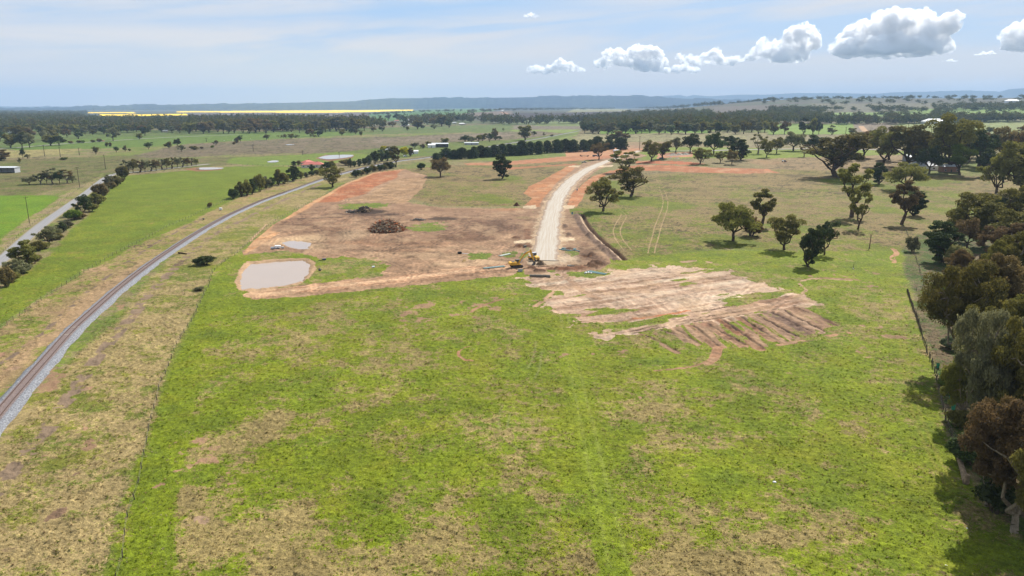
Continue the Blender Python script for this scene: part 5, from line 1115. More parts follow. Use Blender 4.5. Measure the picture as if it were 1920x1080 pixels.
# ------------------------------------------------------------------ modelled things
class MB:
    """collects boxes, tubes and prisms in one mesh"""
    def __init__(s): s.bm = bmesh.new()
    def box(s, c, d, rot=None, bev=0.0, taper=None):
        r = bmesh.ops.create_cube(s.bm, size=1); vs = r['verts']
        for v in vs:
            x, y, z = v.co
            if taper and z > 0: x *= taper[0]; y *= taper[1]
            v.co = Vector((x*d[0], y*d[1], z*d[2]))
        if bev:
            es = list({e for v in vs for e in v.link_edges}); q = bmesh.ops.bevel(s.bm, geom=es, offset=bev, segments=2, affect='EDGES'); vs = list({v for f in q['faces'] for v in f.verts} | {v for v in vs if v.is_valid})
        M = Matrix.Translation(Vector(c)) @ (rot.to_4x4() if rot is not None else Matrix.Identity(4))
        bmesh.ops.transform(s.bm, matrix=M, verts=vs); return s
    def cyl(s, p0, p1, r0, r1=None, n=12, cap=True):
        p0, p1 = Vector(p0), Vector(p1); r1 = r0 if r1 is None else r1; d = p1-p0
        q = bmesh.ops.create_cone(s.bm, cap_ends=cap, segments=n, radius1=r0, radius2=r1, depth=d.length)
        M = Matrix.Translation((p0+p1)/2) @ d.to_track_quat('Z', 'Y').to_matrix().to_4x4(); bmesh.ops.transform(s.bm, matrix=M, verts=q['verts']); return s
    def prism(s, prof, y0, y1):
        """prof: outline in x,z swept from y0 to y1"""
        a = [s.bm.verts.new((x, y0, z)) for x, z in prof]; b = [s.bm.verts.new((x, y1, z)) for x, z in prof]; n = len(prof)
        s.bm.faces.new(a); s.bm.faces.new(b[::-1])
        for i in range(n): s.bm.faces.new((a[i], b[i], b[(i+1) % n], a[(i+1) % n]))
        return s
    def plate(s, pts, th=.12):
        """thick polyline bar in x,z (y width th[1])"""
        return s
    def poly(s, pts): s.bm.faces.new([s.bm.verts.new(p) for p in pts]); return s
    def build(s, name, mat, parent=None, smooth=False, **kw):
        bmesh.ops.recalc_face_normals(s.bm, faces=s.bm.faces); me = bpy.data.meshes.new(name); s.bm.to_mesh(me); s.bm.free(); me.materials.append(mat)
        if smooth:
            for p in me.polygons: p.use_smooth = True
        return link(name, me, parent, **kw)
M_ = {}
def mats():
    M_.update(yellow=simple('machine_yellow', (.62,.34,.03), .45, .4, var=.15, vscale=1.5), black=simple('dark_rubber', (.025,.024,.023), .8, .2, var=.3), dark=simple('dark_steel', (.06,.055,.05), .5, .4, var=.2),
        glass=simple('cab_glass', (.05,.07,.08), .08, .6), grey=simple('grey_steel', (.33,.35,.37), .45, .4, var=.1), white=simple('white_paint', (.78,.78,.77), .4, .4, var=.05), red=simple('red_paint', (.45,.03,.03), .4, .4),
        silver=simple('zinc_roof', (.46,.48,.50), .6, .3, 0.0, var=.08, vscale=.5), tin=simple('grey_tin_wall', (.36,.37,.38), .6, .3, var=.1), brick=simple('brick_wall', (.30,.17,.12), .9, .1, var=.2), cream=simple('cream_wall', (.62,.55,.44), .9, .1, var=.1),
        rtile=simple('red_tiles', (.42,.13,.10), .8, .2, var=.15, vscale=1.0), wood=simple('weathered_post', A(128,118,104), .9, .1, var=.4, vscale=5), pole=simple('pole_timber', A(112,104,96), .9, .1, var=.3), wire=simple('fence_wire', (.20,.19,.18), .5, .4, .5),
        pipe=simple('blue_pipe', A(150,200,214), .5, .4), pipew=simple('white_pipe', A(190,215,214), .5, .4), conc=simple('concrete', A(150,148,146), .9, .2, var=.2), bag=simple('white_bag', (.75,.74,.72), .7, .2, var=.1), blue=simple('light_blue_paint', A(140,185,225), .4, .4),
        navy=simple('navy_paint', (.05,.06,.10), .4, .4), gravelp=simple('gravel_heap', A(150,130,112), .95, .1, var=.3, vscale=2, bump=.6), pgrav=simple('pale_gravel_heap', A(196,190,186), .95, .1, var=.2, vscale=2, bump=.6), orange=simple('orange_paint', (.75,.28,.02), .4, .4),
        pink=simple('red_car_paint', (.6,.06,.10), .3, .5), green=simple('green_guard', (.03,.22,.12), .6, .3), deadwood=simple('dead_wood', A(186,164,142), .95, .1, var=.35, vscale=2), rust=simple('rusty_paint', (.25,.10,.05), .7, .2))
def at(u, v, dz=0.0): p = g2(u, v); return (p[0], p[1], p[2]+dz)
def wheel(parent, c, r, w, rim='grey', axis='y'):
    x, y, z = c; t = MB().cyl((x, y-w/2, z), (x, y+w/2, z), r, n=18).build('wheel', M_['black'], parent)
    MB().cyl((x, y-w/2-.02, z), (x, y+w/2+.02, z), r*.52, n=12).build('rim', M_[rim], t); return t

def excavator(u, v, rz):
    t = thing('excavator', 'yellow tracked excavator reaching its bucket down to the gravel heap', 'excavator', at(u, v), rz)
    for s in (-1, 1):
        tr = MB(); pr = [(-2.1,.25),(-1.85,.02),(1.85,.02),(2.1,.25),(2.15,.6),(1.85,.86),(-1.85,.86),(-2.15,.6)]; tr.prism(pr, s*1.15-.3, s*1.15+.3)
        for i in range(15): tr.box((-1.9+i*.27, s*1.15, .885), (.16,.64,.05))
        k = tr.build('track', M_['black'], t); w = MB()
        for x in (-1.75,-1.1,-.4,.4,1.1,1.75): w.cyl((x, s*1.15-.34, .42), (x, s*1.15+.34, .42), .30, n=12)
        w.build('roller', M_['dark'], k)
    MB().box((0,0,.62), (2.4,1.7,.4)).cyl((0,0,.8), (0,0,1.05), .75).build('undercarriage', M_['dark'], t)
    MB().box((-.35,0,1.22), (3.5,2.5,.32), bev=.05).box((-1.0,-.0,1.75), (1.9,2.45,.8), bev=.10).build('house', M_['yellow'], t)
    MB().prism([(-2.75,1.1),(-2.95,1.4),(-2.85,2.05),(-2.0,2.2),(-1.95,1.1)], -1.2, 1.2).build('counterweight', M_['yellow'], t)
    MB().box((-1.3,.2,2.2), (1.0,1.4,.12)).cyl((-1.6,-.6,2.1), (-1.6,-.6,2.6), .07).build('engine_cover', M_['dark'], t)
    c = MB().box((.65,.72,1.45), (1.65,.95,.25)).box((.65,.72,2.72), (1.55,.9,.10), bev=.03)
    for x in (-.12, 1.38):
        for y in (.30, 1.14): c.cyl((x, y, 1.4), (x-.05*(x > 0), y, 2.7), .05, n=6)
    cab = c.build('cab', M_['dark'], t); MB().box((.63,.72,2.12), (1.45,.82,1.1), taper=(.95,.95)).build('window', M_['glass'], cab)
    def beam(name, pts, wd, parent, mat='yellow'):
        up = [(x, z+h) for x, z, h in pts]; dn = [(x, z-h) for x, z, h in pts][::-1]; return MB().prism(up+dn, -wd/2-.25, wd/2-.25).build(name, M_[mat], parent)
    boom = beam('boom', [(.7,1.6,.26),(1.9,3.5,.36),(3.2,4.9,.40),(4.6,5.5,.30),(5.7,5.7,.2)], .5, t)
    beam('stick', [(4.9,6.35,.16),(5.7,5.75,.36),(6.5,3.9,.26),(7.2,1.7,.18)], .4, t) if False else MB().prism([(5.2,6.5),(5.75,6.2),(6.3,4.2),(7.1,1.9),(6.85,1.8),(5.7,3.9),(5.2,5.6)], -.45, -.07).build('stick', M_['yellow'], t)
    b = MB().prism([(6.6,1.95),(7.2,1.95),(7.35,1.1),(6.95,.45),(6.15,.35),(6.35,.7),(6.75,1.0),(6.8,1.5)], -.85, .35)
    for i in range(5): b.box((6.08,-.75+i*.25,.34), (.3,.08,.08))
    b.build('bucket', M_['dark'], t)
    MB().cyl((1.1,.15,1.4), (2.6,.1,3.6), .10).cyl((1.1,-.65,1.4), (2.6,-.6,3.6), .10).cyl((2.6,-.25,5.1), (4.6,-.25,6.1), .11).cyl((4.6,-.25,6.1), (5.4,-.25,6.35), .06).cyl((6.0,-.25,5.3), (7.1,-.25,2.6), .09).build('hydraulic_ram', M_['grey'], t)
    MB().cyl((-1.2,-1.2,2.1), (-1.2,-1.2,2.5), .03).cyl((.1,-1.2,1.4), (.1,-1.2,2.1), .03).cyl((-1.2,-1.2,2.5), (.1,-1.2,2.1), .03).build('handrail', M_['dark'], t)
    return t
def roller(u, v, rz):
    t = thing('road_roller', 'yellow road roller with grey cab roof behind the excavator boom', 'road roller', at(u, v), rz)
    MB().cyl((1.9,-1.05,.75), (1.9,1.05,.75), .75, n=24).build('drum', M_['dark'], t)
    MB().box((1.9,1.15,.85), (1.9,.14,.4)).box((1.9,-1.15,.85), (1.9,.14,.4)).box((2.8,0,.9), (.2,2.3,.35)).box((1.0,0,.95), (.3,2.3,.35)).build('drum_frame', M_['yellow'], t)
    MB().prism([(-2.9,.75),(-3.0,1.25),(-2.6,1.75),(-.9,1.95),(-.9,.75)], -.85, .85).box((-.2,0,.95), (1.7,1.5,.5)).build('bonnet', M_['yellow'], t)
    for s in (-1, 1): wheel(t, (-1.7, s*.95, .75), .75, .45, 'yellow')
    c = MB().box((-.1,0,2.95), (1.7,1.75,.14), bev=.04)
    for x in (-.75, .6):
        for y in (-.72, .72): c.cyl((x, y, 1.2), (x, y, 2.9), .05, n=6)
    cab = c.build('cab', M_['grey'], t); MB().box((-.08,0,2.1), (1.3,1.4,1.45)).build('window', M_['glass'], cab)
    MB().box((-2.98,0,1.15), (.06,1.3,.3)).build('grille', M_['dark'], t); return t
def tractor(u, v, rz):
    t = thing('tractor', 'small tractor with orange canopy raising dust on the dry paddock', 'tractor', at(u, v), rz)
    for s in (-1, 1): wheel(t, (-.8, s*.95, .85), .85, .5, 'grey'); wheel(t, (1.5, s*.85, .55), .55, .35, 'grey')
    MB().prism([(.2,.8),(.2,1.6),(2.0,1.45),(2.15,.8)], -.45, .45).build('bonnet', M_['white'], t)
    c = MB()
    for x in (-1.2, .1):
        for y in (-.7, .7): c.cyl((x, y, .9), (x, y, 2.6), .05, n=6)
    c.box((-.5,0,1.05), (1.3,1.2,.5)); c.build('frame', M_['dark'], t)
    MB().box((-.55,0,2.7), (1.9,1.8,.18), bev=.05).build('canopy', M_['orange'], t)
    MB().box((-2.3,0,.55), (1.3,2.4,.5), bev=.05).box((-1.5,0,.7), (.8,.3,.15)).build('mower', M_['rust'], t)
def car(name, label, cat, u, v, rz, paint, kind='car', L=4.6, W=1.85, group=None):
    t = thing(name, label, cat, at(u, v), rz, group); h = L/2
    if kind == 'ute':
        MB().prism([(-h,.4),(-h,.95),(-.1,1.0),(-.05,1.0),(.0,1.05),(1.15,1.05),(h-.1,.95),(h,.7),(h,.4)], -W/2, W/2).build('body', M_[paint], t)
        MB().prism([(-.2,1.0),(0,1.72),(.85,1.72),(1.35,1.05)], -W/2+.12, W/2-.12).build('cabin', M_[paint], t)
        MB().prism([(-.12,1.08),(.06,1.62),(.86,1.62),(1.22,1.1)], -W/2+.09, W/2-.09).build('window', M_['glass'], t)
        MB().box((-h/2-.1,0,1.02), (h-.5,W-.25,.10)).build('tray', M_['dark'], t)
    else:
        MB().prism([(-h,.35),(-h,.95),(-h+.25,1.0),(.9,1.0),(h-.15,.85),(h,.6),(h,.35)], -W/2, W/2).build('body', M_[paint], t)
        MB().prism([(-h+.3,.98),(-h+.75,1.48),(.25,1.5),(1.05,1.0)], -W/2+.12, W/2-.12).build('cabin', M_[paint], t)
        MB().prism([(-h+.45,1.04),(-h+.82,1.40),(.2,1.41),(.86,1.04)], -W/2+.10, W/2-.10).build('window', M_['glass'], t)
    for x in (-h+.85, h-.85):
        for s in (-1, 1): wheel(t, (x, s*(W/2-.08), .34), .34, .2)
    for s in (-1, 1): MB().box((h-.02, s*(W/2-.3), .68), (.06,.3,.14)).build('headlight', M_['white'], t)
    return t
def truck(name, label, u, v, rz, body, tank=False, cabc='white', L=9.0):
    t = thing(name, label, 'truck', at(u, v), rz); h = L/2
    MB().box((0,0,.85), (L-.6,.9,.28)).build('chassis', M_['dark'], t)
    MB().prism([(h-2.0,.7),(h-2.0,2.9),(h-.6,2.95),(h-.15,1.9),(h,1.7),(h,.6)], -1.2, 1.2).build('cab', M_[cabc], t)
    MB().prism([(h-1.7,1.9),(h-1.7,2.6),(h-.62,2.65),(h-.2,1.95)], -1.22, 1.22).build('window', M_['glass'], t)
    if tank:
        MB().cyl((-h+.2,0,2.15), (h-2.3,0,2.15), 1.15, n=20).build('tank', M_[body], t); MB().box((-1.0,0,1.0), (L-3.0,2.45,.35)).build('side_rail', M_['red'], t)
    else:
        k = MB().box((-1.2,0,1.12), (L-2.6,2.4,.14)); k.box((-1.2,1.17,1.5), (L-2.6,.06,.7)).box((-1.2,-1.17,1.5), (L-2.6,.06,.7)).box((-h+.15,0,1.5), (.06,2.4,.7)); k.build('tray', M_[body], t)
    for x in (-h+.9, -h+2.1, h-1.2):
        for s in (-1, 1): wheel(t, (x, s*1.0, .5), .5, .34)
    return t
def trailer(u, v, rz):
    t = thing('flatbed_trailer', 'long low flatbed trailer parked beside the dark truck', 'trailer', at(u, v), rz)
    MB().box((0,0,1.0), (11,2.5,.18)).box((-.2,0,.8), (10,.9,.22)).build('deck', M_['deadwood'], t)
    MB().box((5.0,0,1.35), (1.0,2.4,.5)).build('ramp', M_['rust'], t); MB().box((-5.0,0,1.55), (1.3,2.3,.9)).build('headboard', M_['rust'], t)
    for x in (-4.2,-3.2,3.2,4.2):
        for s in (-1, 1): wheel(t, (x, s*1.05, .45), .45, .3)

def gable_house(name, label, u, v, w, d, h, rise, rz, wall='cream', roof='silver', hip=False, windows=3, open_front=False, cat='house', group=None, porch=False):
    """w along local x, d deep; stands at pixel (u, v)"""
    t = thing(name, label, cat, at(u, v), rz, group); b = MB()
    if open_front:
        b.box((0, d/2-.1, h/2), (w, .2, h)); b.box((-w/2+.1, -.1, h/2), (.2, d-.2, h)); b.box((w/2-.1, -.1, h/2), (.2, d-.2, h)); b.build('wall', M_[wall], t)
        n = max(2, int(w/5))
        for i in range(1, n): MB().box((-w/2+w*i/n, -d/2+.15, h/2), (.2,.2,h)).build('post', M_['dark'], t)
    else: b.box((0, 0, h/2), (w, d, h)).build('wall', M_[wall], t)
    o = .5; W2, D2 = w/2+o, d/2+o; z0 = h+.003; z1 = h+rise; r = MB(); ins = (D2 if hip else 0)
    if hip:
        A1 = [(-W2,-D2,z0),(W2,-D2,z0),(W2,D2,z0),(-W2,D2,z0)]; R1 = (-W2+ins,0,z1); R2 = (W2-ins,0,z1)
        r.poly([A1[0], A1[1], R2, R1]); r.poly([A1[1], A1[2], R2]); r.poly([A1[2], A1[3], R1, R2]); r.poly([A1[3], A1[0], R1]); r.poly(A1[::-1])
    else:
        prof = [(-D2, z0), (-D2, z0+.15), (0, z1+.15), (D2, z0+.15), (D2, z0)]
        a = [r.bm.verts.new((-W2, y, z)) for y, z in prof]; c = [r.bm.verts.new((W2, y, z)) for y, z in prof]
        r.bm.faces.new(a); r.bm.faces.new(c[::-1])
        for i in range(5): r.bm.faces.new((a[i], c[i], c[(i+1) % 5], a[(i+1) % 5]))
    ro = r.build('roof', M_[roof], t)
    if cat == 'house': MB().box((w*.2, .4, z1+.2), (.7,.7,1.2)).build('chimney', M_['brick'], ro)
    if not open_front:
        for i in range(windows):
            x = -w/2+w*(i+.5)/windows; 
            if i == windows//2: MB().box((x, -d/2-.01, 1.05), (1.0,.08,2.1)).build('door', M_['dark'], t); continue
            f = MB().box((x, -d/2-.02, 1.6), (1.7,.06,1.3)).build('window', M_['white'], t); MB().box((x, -d/2-.06, 1.6), (1.5,.05,1.1)).build('pane', M_['glass'], f)
    return t
def power_pole(u, v, vt, label, r=.16):
    p = g2(u, v); H = height_px(p, vt); k = max(1.0, depth(p)/420)
    t = thing('power_pole', label, 'power pole', p, .4, 'power poles crossing the plains')
    MB().cyl((0,0,-.3), (0,0,H), r*k, r*.7*k, 8).build('pole', M_['pole'], t)
    MB().box((0,0,H-.5), (2.2*k**.5,.12*k,.12*k)).build('crossarm', M_['pole'], t)
    if k < 1.6:
        for x in (-1.0, 0, 1.0): MB().cyl((x,0,H-.44), (x,0,H-.2), .06, .04, 6).build('insulator', M_['dark'], t)
def fence(label, pts, step, h, wires=3, jitter=.12, r=.09, group=None, name='wire_fence', every=None):
    P = smooth_line(G(pts), 4) if len(pts) > 2 else G(pts); L = np.concatenate([[0], np.cumsum(np.linalg.norm(np.diff(P, axis=0), axis=1))])
    n = min(100, int(L[-1]/step)+1); rs = random.Random(int(L[-1])); d = [L[-1]*i/max(1, n-1) for i in range(n)]
    base = (P[0][0], P[0][1], float(zmac(P[0][0], P[0][1]))); t = thing(name, label, 'fence', base, 0, group); tops = []
    for a in d:
        x, y = np.interp(a, L, P[:, 0]), np.interp(a, L, P[:, 1]); z = float(zmac(x, y)); hh = h*rs.uniform(.8, 1.15); tx, ty = rs.gauss(0, jitter), rs.gauss(0, jitter)
        q = Vector((x-base[0], y-base[1], z-base[2])); MB().cyl(q+Vector((0,0,-.3)), q+Vector((tx*hh, ty*hh, hh)), r*rs.uniform(.8, 1.2), r*.85, 6).build('post', M_['wood'], t); tops.append(q+Vector((tx*hh, ty*hh, hh)))
    for k in range(wires):
        m = MB(); f = (k+1)/(wires+.3)
        for i in range(len(tops)-1):
            a = tops[i]; b = tops[i+1]; a = Vector((a.x, a.y, a.z*f)) if False else a-Vector((0,0,h*(1-f))); b = b-Vector((0,0,h*(1-f))); m.cyl(a, b, .012, n=3, cap=False)
        m.build('wire', M_['wire'], t)
    return t
def heap_mesh(name, label, cat, u, v, rx, ry, h, chunks, mats_, seed, stick=0, base=None, cs=(.25,.7), group=None, basename='soil', chunkname='rubble'):
    """a pile: a lumpy mound under broken pieces"""
    rs = np.random.RandomState(seed); t = thing(name, label, cat, at(u, v, -.1), rs.rand()*.4, group)
    n = 26; g = np.linspace(-1.15, 1.15, n); gx, gy = np.meshgrid(g, g, indexing='ij'); q = np.hypot(gx, gy)+(fbm(gx*6+seed*3, gy*6, 2.0, 4, seed)-.5)*.45
    z = (1-ss(.0, 1.05, q))*h*(.8+.5*fbm(gx*9, gy*9, 1.6, 3, seed+1)); idx = np.arange(n*n).reshape(n, n)
    F = np.stack([idx[:-1, :-1], idx[1:, :-1], idx[1:, 1:], idx[:-1, 1:]], -1).reshape(-1, 4)
    link(basename, mesh_np(basename, np.stack([gx*rx, gy*ry, z-.15], -1).reshape(-1, 3), F, [base or M_['gravelp']], smooth=True), t)
    if chunks:
        per = chunks//len(mats_)
        for mi, mt in enumerate(mats_):
            m = MB()
            for i in range(per):
                a = rs.rand()*6.28; qq = math.sqrt(rs.rand())*.98; x, y = math.cos(a)*qq, math.sin(a)*qq
                zz = h*max(0, 1-qq*qq)*.92; s = rs.uniform(*cs); rot = Matrix.Rotation(rs.rand()*6.28, 3, 'Z') @ Matrix.Rotation(rs.rand()*3, 3, 'X')
                if rs.rand() < stick: m.box((x*rx, y*ry, zz+.1), (s*4.5, s*.35, s*.35), Matrix.Rotation(rs.rand()*6.28, 3, 'Z') @ Matrix.Rotation(rs.uniform(-.5, .5), 3, 'Y'))
                else: m.box((x*rx, y*ry, zz+.1), (s, s*rs.uniform(.5, 1), s*rs.uniform(.3, .8)), rot)
            m.build(chunkname, mt, t, kind='stuff')
    return t
def pipes(label, u, v, rz, n, L, mat='pipe', r=.16, group='bundles of pipe lying round the works', spread=.4):
    t = thing('pipe_bundle', label, 'pipes', at(u, v), rz, group); rs = random.Random(n*7+int(u))
    for i in range(n): 
        a = rs.uniform(-.06, .06); x = rs.uniform(-.3, .3); MB().cyl((x-L/2, (i-n/2)*spread, r+.02), (x+L/2, (i-n/2)*spread+a*L, r+.02), r, n=10).build('pipe', M_[mat], t)
def build_things():
    mats()
    excavator(968.5, 501, rad(20)); roller(1001, 487.5, rad(120)); tractor(1470, 303.5, rad(160))
    # heaps
    heap_mesh('gravel_heap', 'grey-brown cone of gravel under the excavator bucket', 'gravel heap', 1013.5, 496.5, 2.6, 2.6, 2.0, 0, [], 3, base=M_['gravelp'], basename='gravel')
    heap_mesh('rubble_heap', 'large heap of broken timber, stumps and orange rubble in the bare earth', 'rubble heap', 727, 431, 8.5, 10, 5.0, 700, [M_['deadwood'], simple('pale_rubble', A(214,196,178), .9, .1), M_['deadwood'], simple('orange_soil', A(216,136,94), .95, .1, var=.2), simple('brown_stump', A(140,110,92), .95, .1, var=.3)], 5, .45, simple('heap_soil', A(182,128,98), .95, .1, var=.4, vscale=.8, bump=.8), (.35,1.0))
    heap_mesh('stump_heap', 'low burnt heap of black logs and pale stumps beyond the rubble', 'log heap', 683, 396, 4.2, 6, 2.6, 90, [M_['deadwood'], M_['dark']], 6, .4, simple('charred_soil', A(84,70,62), .95, .1, var=.4, vscale=.8, bump=.8), (.5,1.3))
    heap_mesh('stump_heap', 'thin scatter of black logs left of the pale stumps', 'log heap', 664, 397.5, 5.5, 4, .9, 40, [M_['dark'], M_['deadwood']], 7, .6, simple('ash_soil', A(96,80,70), .95, .1, var=.4), (.4,.9))
    heap_mesh('stone_heap', 'small heap of dark stones at the corner of the green strip by the rubble', 'stone heap', 783, 413, 4.5, 3, .8, 40, [M_['dark'], M_['conc']], 8, .2, simple('stony_soil', A(110,92,80), .95, .1, var=.4), (.3,.8))
    for i, (u, v, rx, h, lab) in enumerate(((1262,291,5,2.2,'pale gravel heap farther left of three below the far road'),(1274,290.5,5,2.4,'pale gravel heap in the middle below the far road'),(1286,290,5,2.2,'pale gravel heap farther right below the far road'),(1257,296.5,3,1.2,'small pale gravel heap on the red earth'),(1270,297,3,1.3,'small rounded gravel heap beside another on the red earth'))):
        heap_mesh('gravel_heap', lab, 'gravel heap', u, v, rx, rx*1.4, h, 0, [], 20+i, base=M_['pgrav'], group='pale gravel heaps below the far road', basename='gravel')
    heap_mesh('soil_heap', 'dark crumbly soil heap left of the upper side street', 'soil heap', 969, 386, 2.4, 3, 2.2, 0, [], 31, base=simple('brown_soil', A(120,88,70), .95, .1, var=.4, bump=.7))
    # pipes and stores
    pipes('fan of light blue pipes nearest the right-hand side street', 1067, 466.5, -.25, 4, 6.0); pipes('pair of light blue pipes lying below the fan of pipes', 1062, 469.5, -.6, 2, 6.0)
    pipes('short light blue pipe apart from the fan, on the grass edge', 1081.5, 470, -.95, 2, 4.2); pipes('pale turquoise pipes on the green patch left of the roller', 946, 478.5, .8, 4, 6.0, 'pipew')
    pipes('long light blue pipes lying in the earth left of the excavator', 926.5, 501.5, .45, 3, 8.5); pipes('broad stack of light blue pipes at the edge of the scraped ground', 1119, 512, -.75, 6, 7.5, spread=.36)
    t = thing('white_bags', 'cluster of white bags beside the broad stack of blue pipes', 'bags', at(1103, 513), 0)
    for i, (x, y, s) in enumerate(((-.9,0,.8),(0,.6,.75),(.9,-.1,.7),(.2,1.4,.6),(-.6,1.2,.6))): MB().box((x*1.1, y, s*.4), (s*1.2, s*1.0, s*.75), Matrix.Rotation(i, 3, 'Z'), bev=.18, taper=(.8,.8)).build('bag', M_['bag'], t, True)
    t = thing('concrete_pipes', 'grey concrete pipes laid end to end below the diggings', 'pipes', at(1009, 519.5), -.08)
    for i in range(3): MB().cyl((-3.0+i*2.32,0,.45), (-.72+i*2.32,0,.45), .45, n=16).build('pipe', M_['conc'], t)
    MB().box((3.6,.0,.4), (1.3,1.0,.8), bev=.05).build('pit_cover', M_['conc'], t)
    t = thing('steel_bin', 'small dark steel bin on the ground in front of the excavator', 'bin', at(975.5, 509), .1); MB().box((0,0,.4), (1.5,1.0,.8), taper=(1.15,1.15)).build('bin_body', M_['grey'], t); MB().box((0,0,.84), (1.85,1.25,.06)).build('rim', M_['dark'], t)
    t = thing('drain_pit', 'pale square drain pit in the dug ground beside the blue pipes', 'drain pit', at(1068, 499), .2); MB().box((0,0,-.2), (1.6,1.4,1.2)).build('pit_wall', M_['conc'], t); MB().cyl((.9,-.2,.0), (1.7,-.2,.0), .35).build('pipe', M_['conc'], t)
    t = thing('drain_pit', 'dark pit with a pipe end near the left side street', 'drain pit', at(984.5, 463.5), .2); MB().box((0,0,.2), (1.1,1.1,1.3)).build('pit_wall', M_['conc'], t); MB().cyl((0,-.6,.0), (0,-1.6,.0), .3).build('pipe', M_['conc'], t)
    for u, v, lab in ((1073,402.5,'small blue and white survey sign at the near end of the trench'),(1082,358,'small blue and white survey sign on the red bank beside the works road')):
        t = thing('survey_sign', lab, 'sign', at(u, v), 0, 'survey signs by the works road'); MB().box((0,0,.9), (.9,.05,1.3)).build('panel', M_['blue'], t); MB().box((0,.05,.5), (.08,.08,1.3)).build('post', M_['wood'], t)
    # intake on the small puddle, boat-like gear by the pond
    t = thing('pump_trailer', 'white and grey pump gear beside the small puddle', 'pump', at(521, 466.5), .3); MB().box((0,0,.9), (2.6,1.6,1.1), bev=.2).build('tank', M_['white'], t); MB().box((-2.0,-.2,.55), (1.8,1.2,.7), bev=.1).build('engine', M_['grey'], t); MB().box((1.9,-.3,.5), (1.2,1.0,.6), bev=.1).build('hose_reel', M_['grey'], t)
    wheel(t, (0,-.85,.35), .35, .2); wheel(t, (0,.85,.35), .35, .2)
    t = thing('pump', 'small dark pump on the bank right of the pond', 'pump', at(608, 488.5), .3); MB().box((0,0,.5), (1.4,.8,.6), bev=.08).build('engine', M_['navy'], t); MB().cyl((-.6,0,.4), (-3.6,-.6,-.2), .10).build('hose', M_['black'], t)
    t = thing('white_drum', 'small white drum lying in the grass right of the pond', 'drum', at(700, 502), .3); MB().cyl((-.5,0,.35), (.5,0,.35), .32).build('drum_shell', M_['white'], t); MB().cyl((.5,0,.35), (.55,0,.35), .2).build('lid', M_['grey'], t)
    t = thing('pump', 'black pump with white pipe on the round green patch', 'pump', at(862, 476), .3); MB().box((0,0,.5), (1.6,1.0,.8), bev=.1).build('engine', M_['black'], t); MB().cyl((.8,0,.2), (3.2,-1.6,.1), .12).build('hose', M_['white'], t)
    t = thing('fallen_log', 'fallen log with a pale sawn end beside the ballast', 'log', at(343, 476.5), -.5); MB().cyl((-2.6,0,.35), (2.2,0,.3), .36, .28, 9).build('log', simple('log_bark', A(96,76,64), .95, .1, var=.3), t); MB().cyl((-2.63,0,.35), (-2.6,0,.35), .34, .34, 9).build('sawn_end', simple('sawn_wood', A(225,196,156), .9, .1), t)
    t = thing('signal_box', 'small white box on a post beside the railway curve', 'signal box', at(414, 394.5), .2); MB().box((0,0,1.0), (1.5,1.0,1.1), bev=.05).build('box_body', M_['white'], t); MB().box((0,0,.2), (1.2,.8,.5)).build('base', M_['conc'], t)
    for u, v, lab in ((382,412,'small rounded grey boulder above the railway'),(600,508,'dark low boulder on the grass by the pond')):
        t = thing('boulder', lab, 'boulder', at(u, v), .4); MB().box((0,0,.5), (1.2,1.0,1.0), bev=.3).build('stone', M_['conc'], t, True)
    # vehicles at the far end of the works
    truck('tank_truck', 'white tank truck with red side rail at the top end of the works road', 1156, 285.5, rad(12), 'white', True)
    truck('tip_truck', 'dark tip truck parked in the shade of the small brown gum', 1117, 293.5, rad(8), 'navy', False, 'white', 8)
    car('utility_vehicle', 'light blue utility vehicle parked in front of the pine row', 'ute', 1097, 284.5, rad(175), 'blue', 'ute', 5.4, 1.95); trailer(1096, 293.2, rad(2))
    car('utility_vehicle', 'dark utility vehicle on the red earth left of the works road', 'ute', 1095, 305, rad(10), 'grey', 'ute', 5.2)
    car('utility_vehicle', 'white utility vehicle just behind the tank truck', 'ute', 1152, 289.5, rad(80), 'white', 'ute', 5.2)
    car('car', 'pink-red car driving along the distant left road', 'car', 194, 265, rad(8), 'pink', 'car', 5.0)
    car('car', 'white car parked by the blossoming tree', 'car', 760, 293.5, rad(30), 'white'); car('car', 'grey car under the trees beside the white car', 'car', 771, 290, rad(10), 'grey')
    car('car', 'blue car on the far road at the right, half behind the gums', 'car', 1886, 300, rad(10), 'blue'); car('car', 'dark car parked in the shade of the rounded gum at the road end', 'car', 1240, 298, rad(5), 'navy')
    # buildings
    gable_house('house', 'low house with a red tiled hipped roof among trees', 587, 314, 21, 9, 3.0, 2.6, rad(8), 'cream', 'rtile', True, 5)
    gable_house('house', 'lower red-roofed wing set back beside the red-roofed house', 577, 309.5, 12, 8, 2.8, 2.3, rad(60), 'cream', 'rtile', True, 3)
    gable_house('shed', 'open-fronted long shed with a zinc roof at the left edge', 8, 323.5, 24, 8, 4.5, 1.0, rad(2), 'tin', 'silver', False, 0, True, 'shed')
    gable_house('shed', 'grey open shed with a flat roof left of the middle plain trees', 825, 276, 24, 12, 5, 1.2, rad(8), 'tin', 'silver', False, 0, True, 'shed')
    gable_house('shed', 'small white shed beside the grey open shed', 810, 276.5, 10, 8, 3.5, 1.6, rad(-8), 'white', 'white', False, 1, False, 'shed')
    gable_house('shed', 'long low shed with a pale roof among dark bushes', 884, 271.5, 22, 8, 3, .9, rad(4), 'tin', 'silver', False, 3, False, 'shed')
    gable_house('house', 'grey-roofed house behind the blossoming trees', 735, 284, 18, 10, 3, 2.2, rad(14), 'cream', 'silver', True, 3)
    gable_house('shed', 'white shed beside the cars under the blossoming tree', 775, 288, 12, 7, 3, 1.2, rad(10), 'white', 'white', False, 1, False, 'shed')
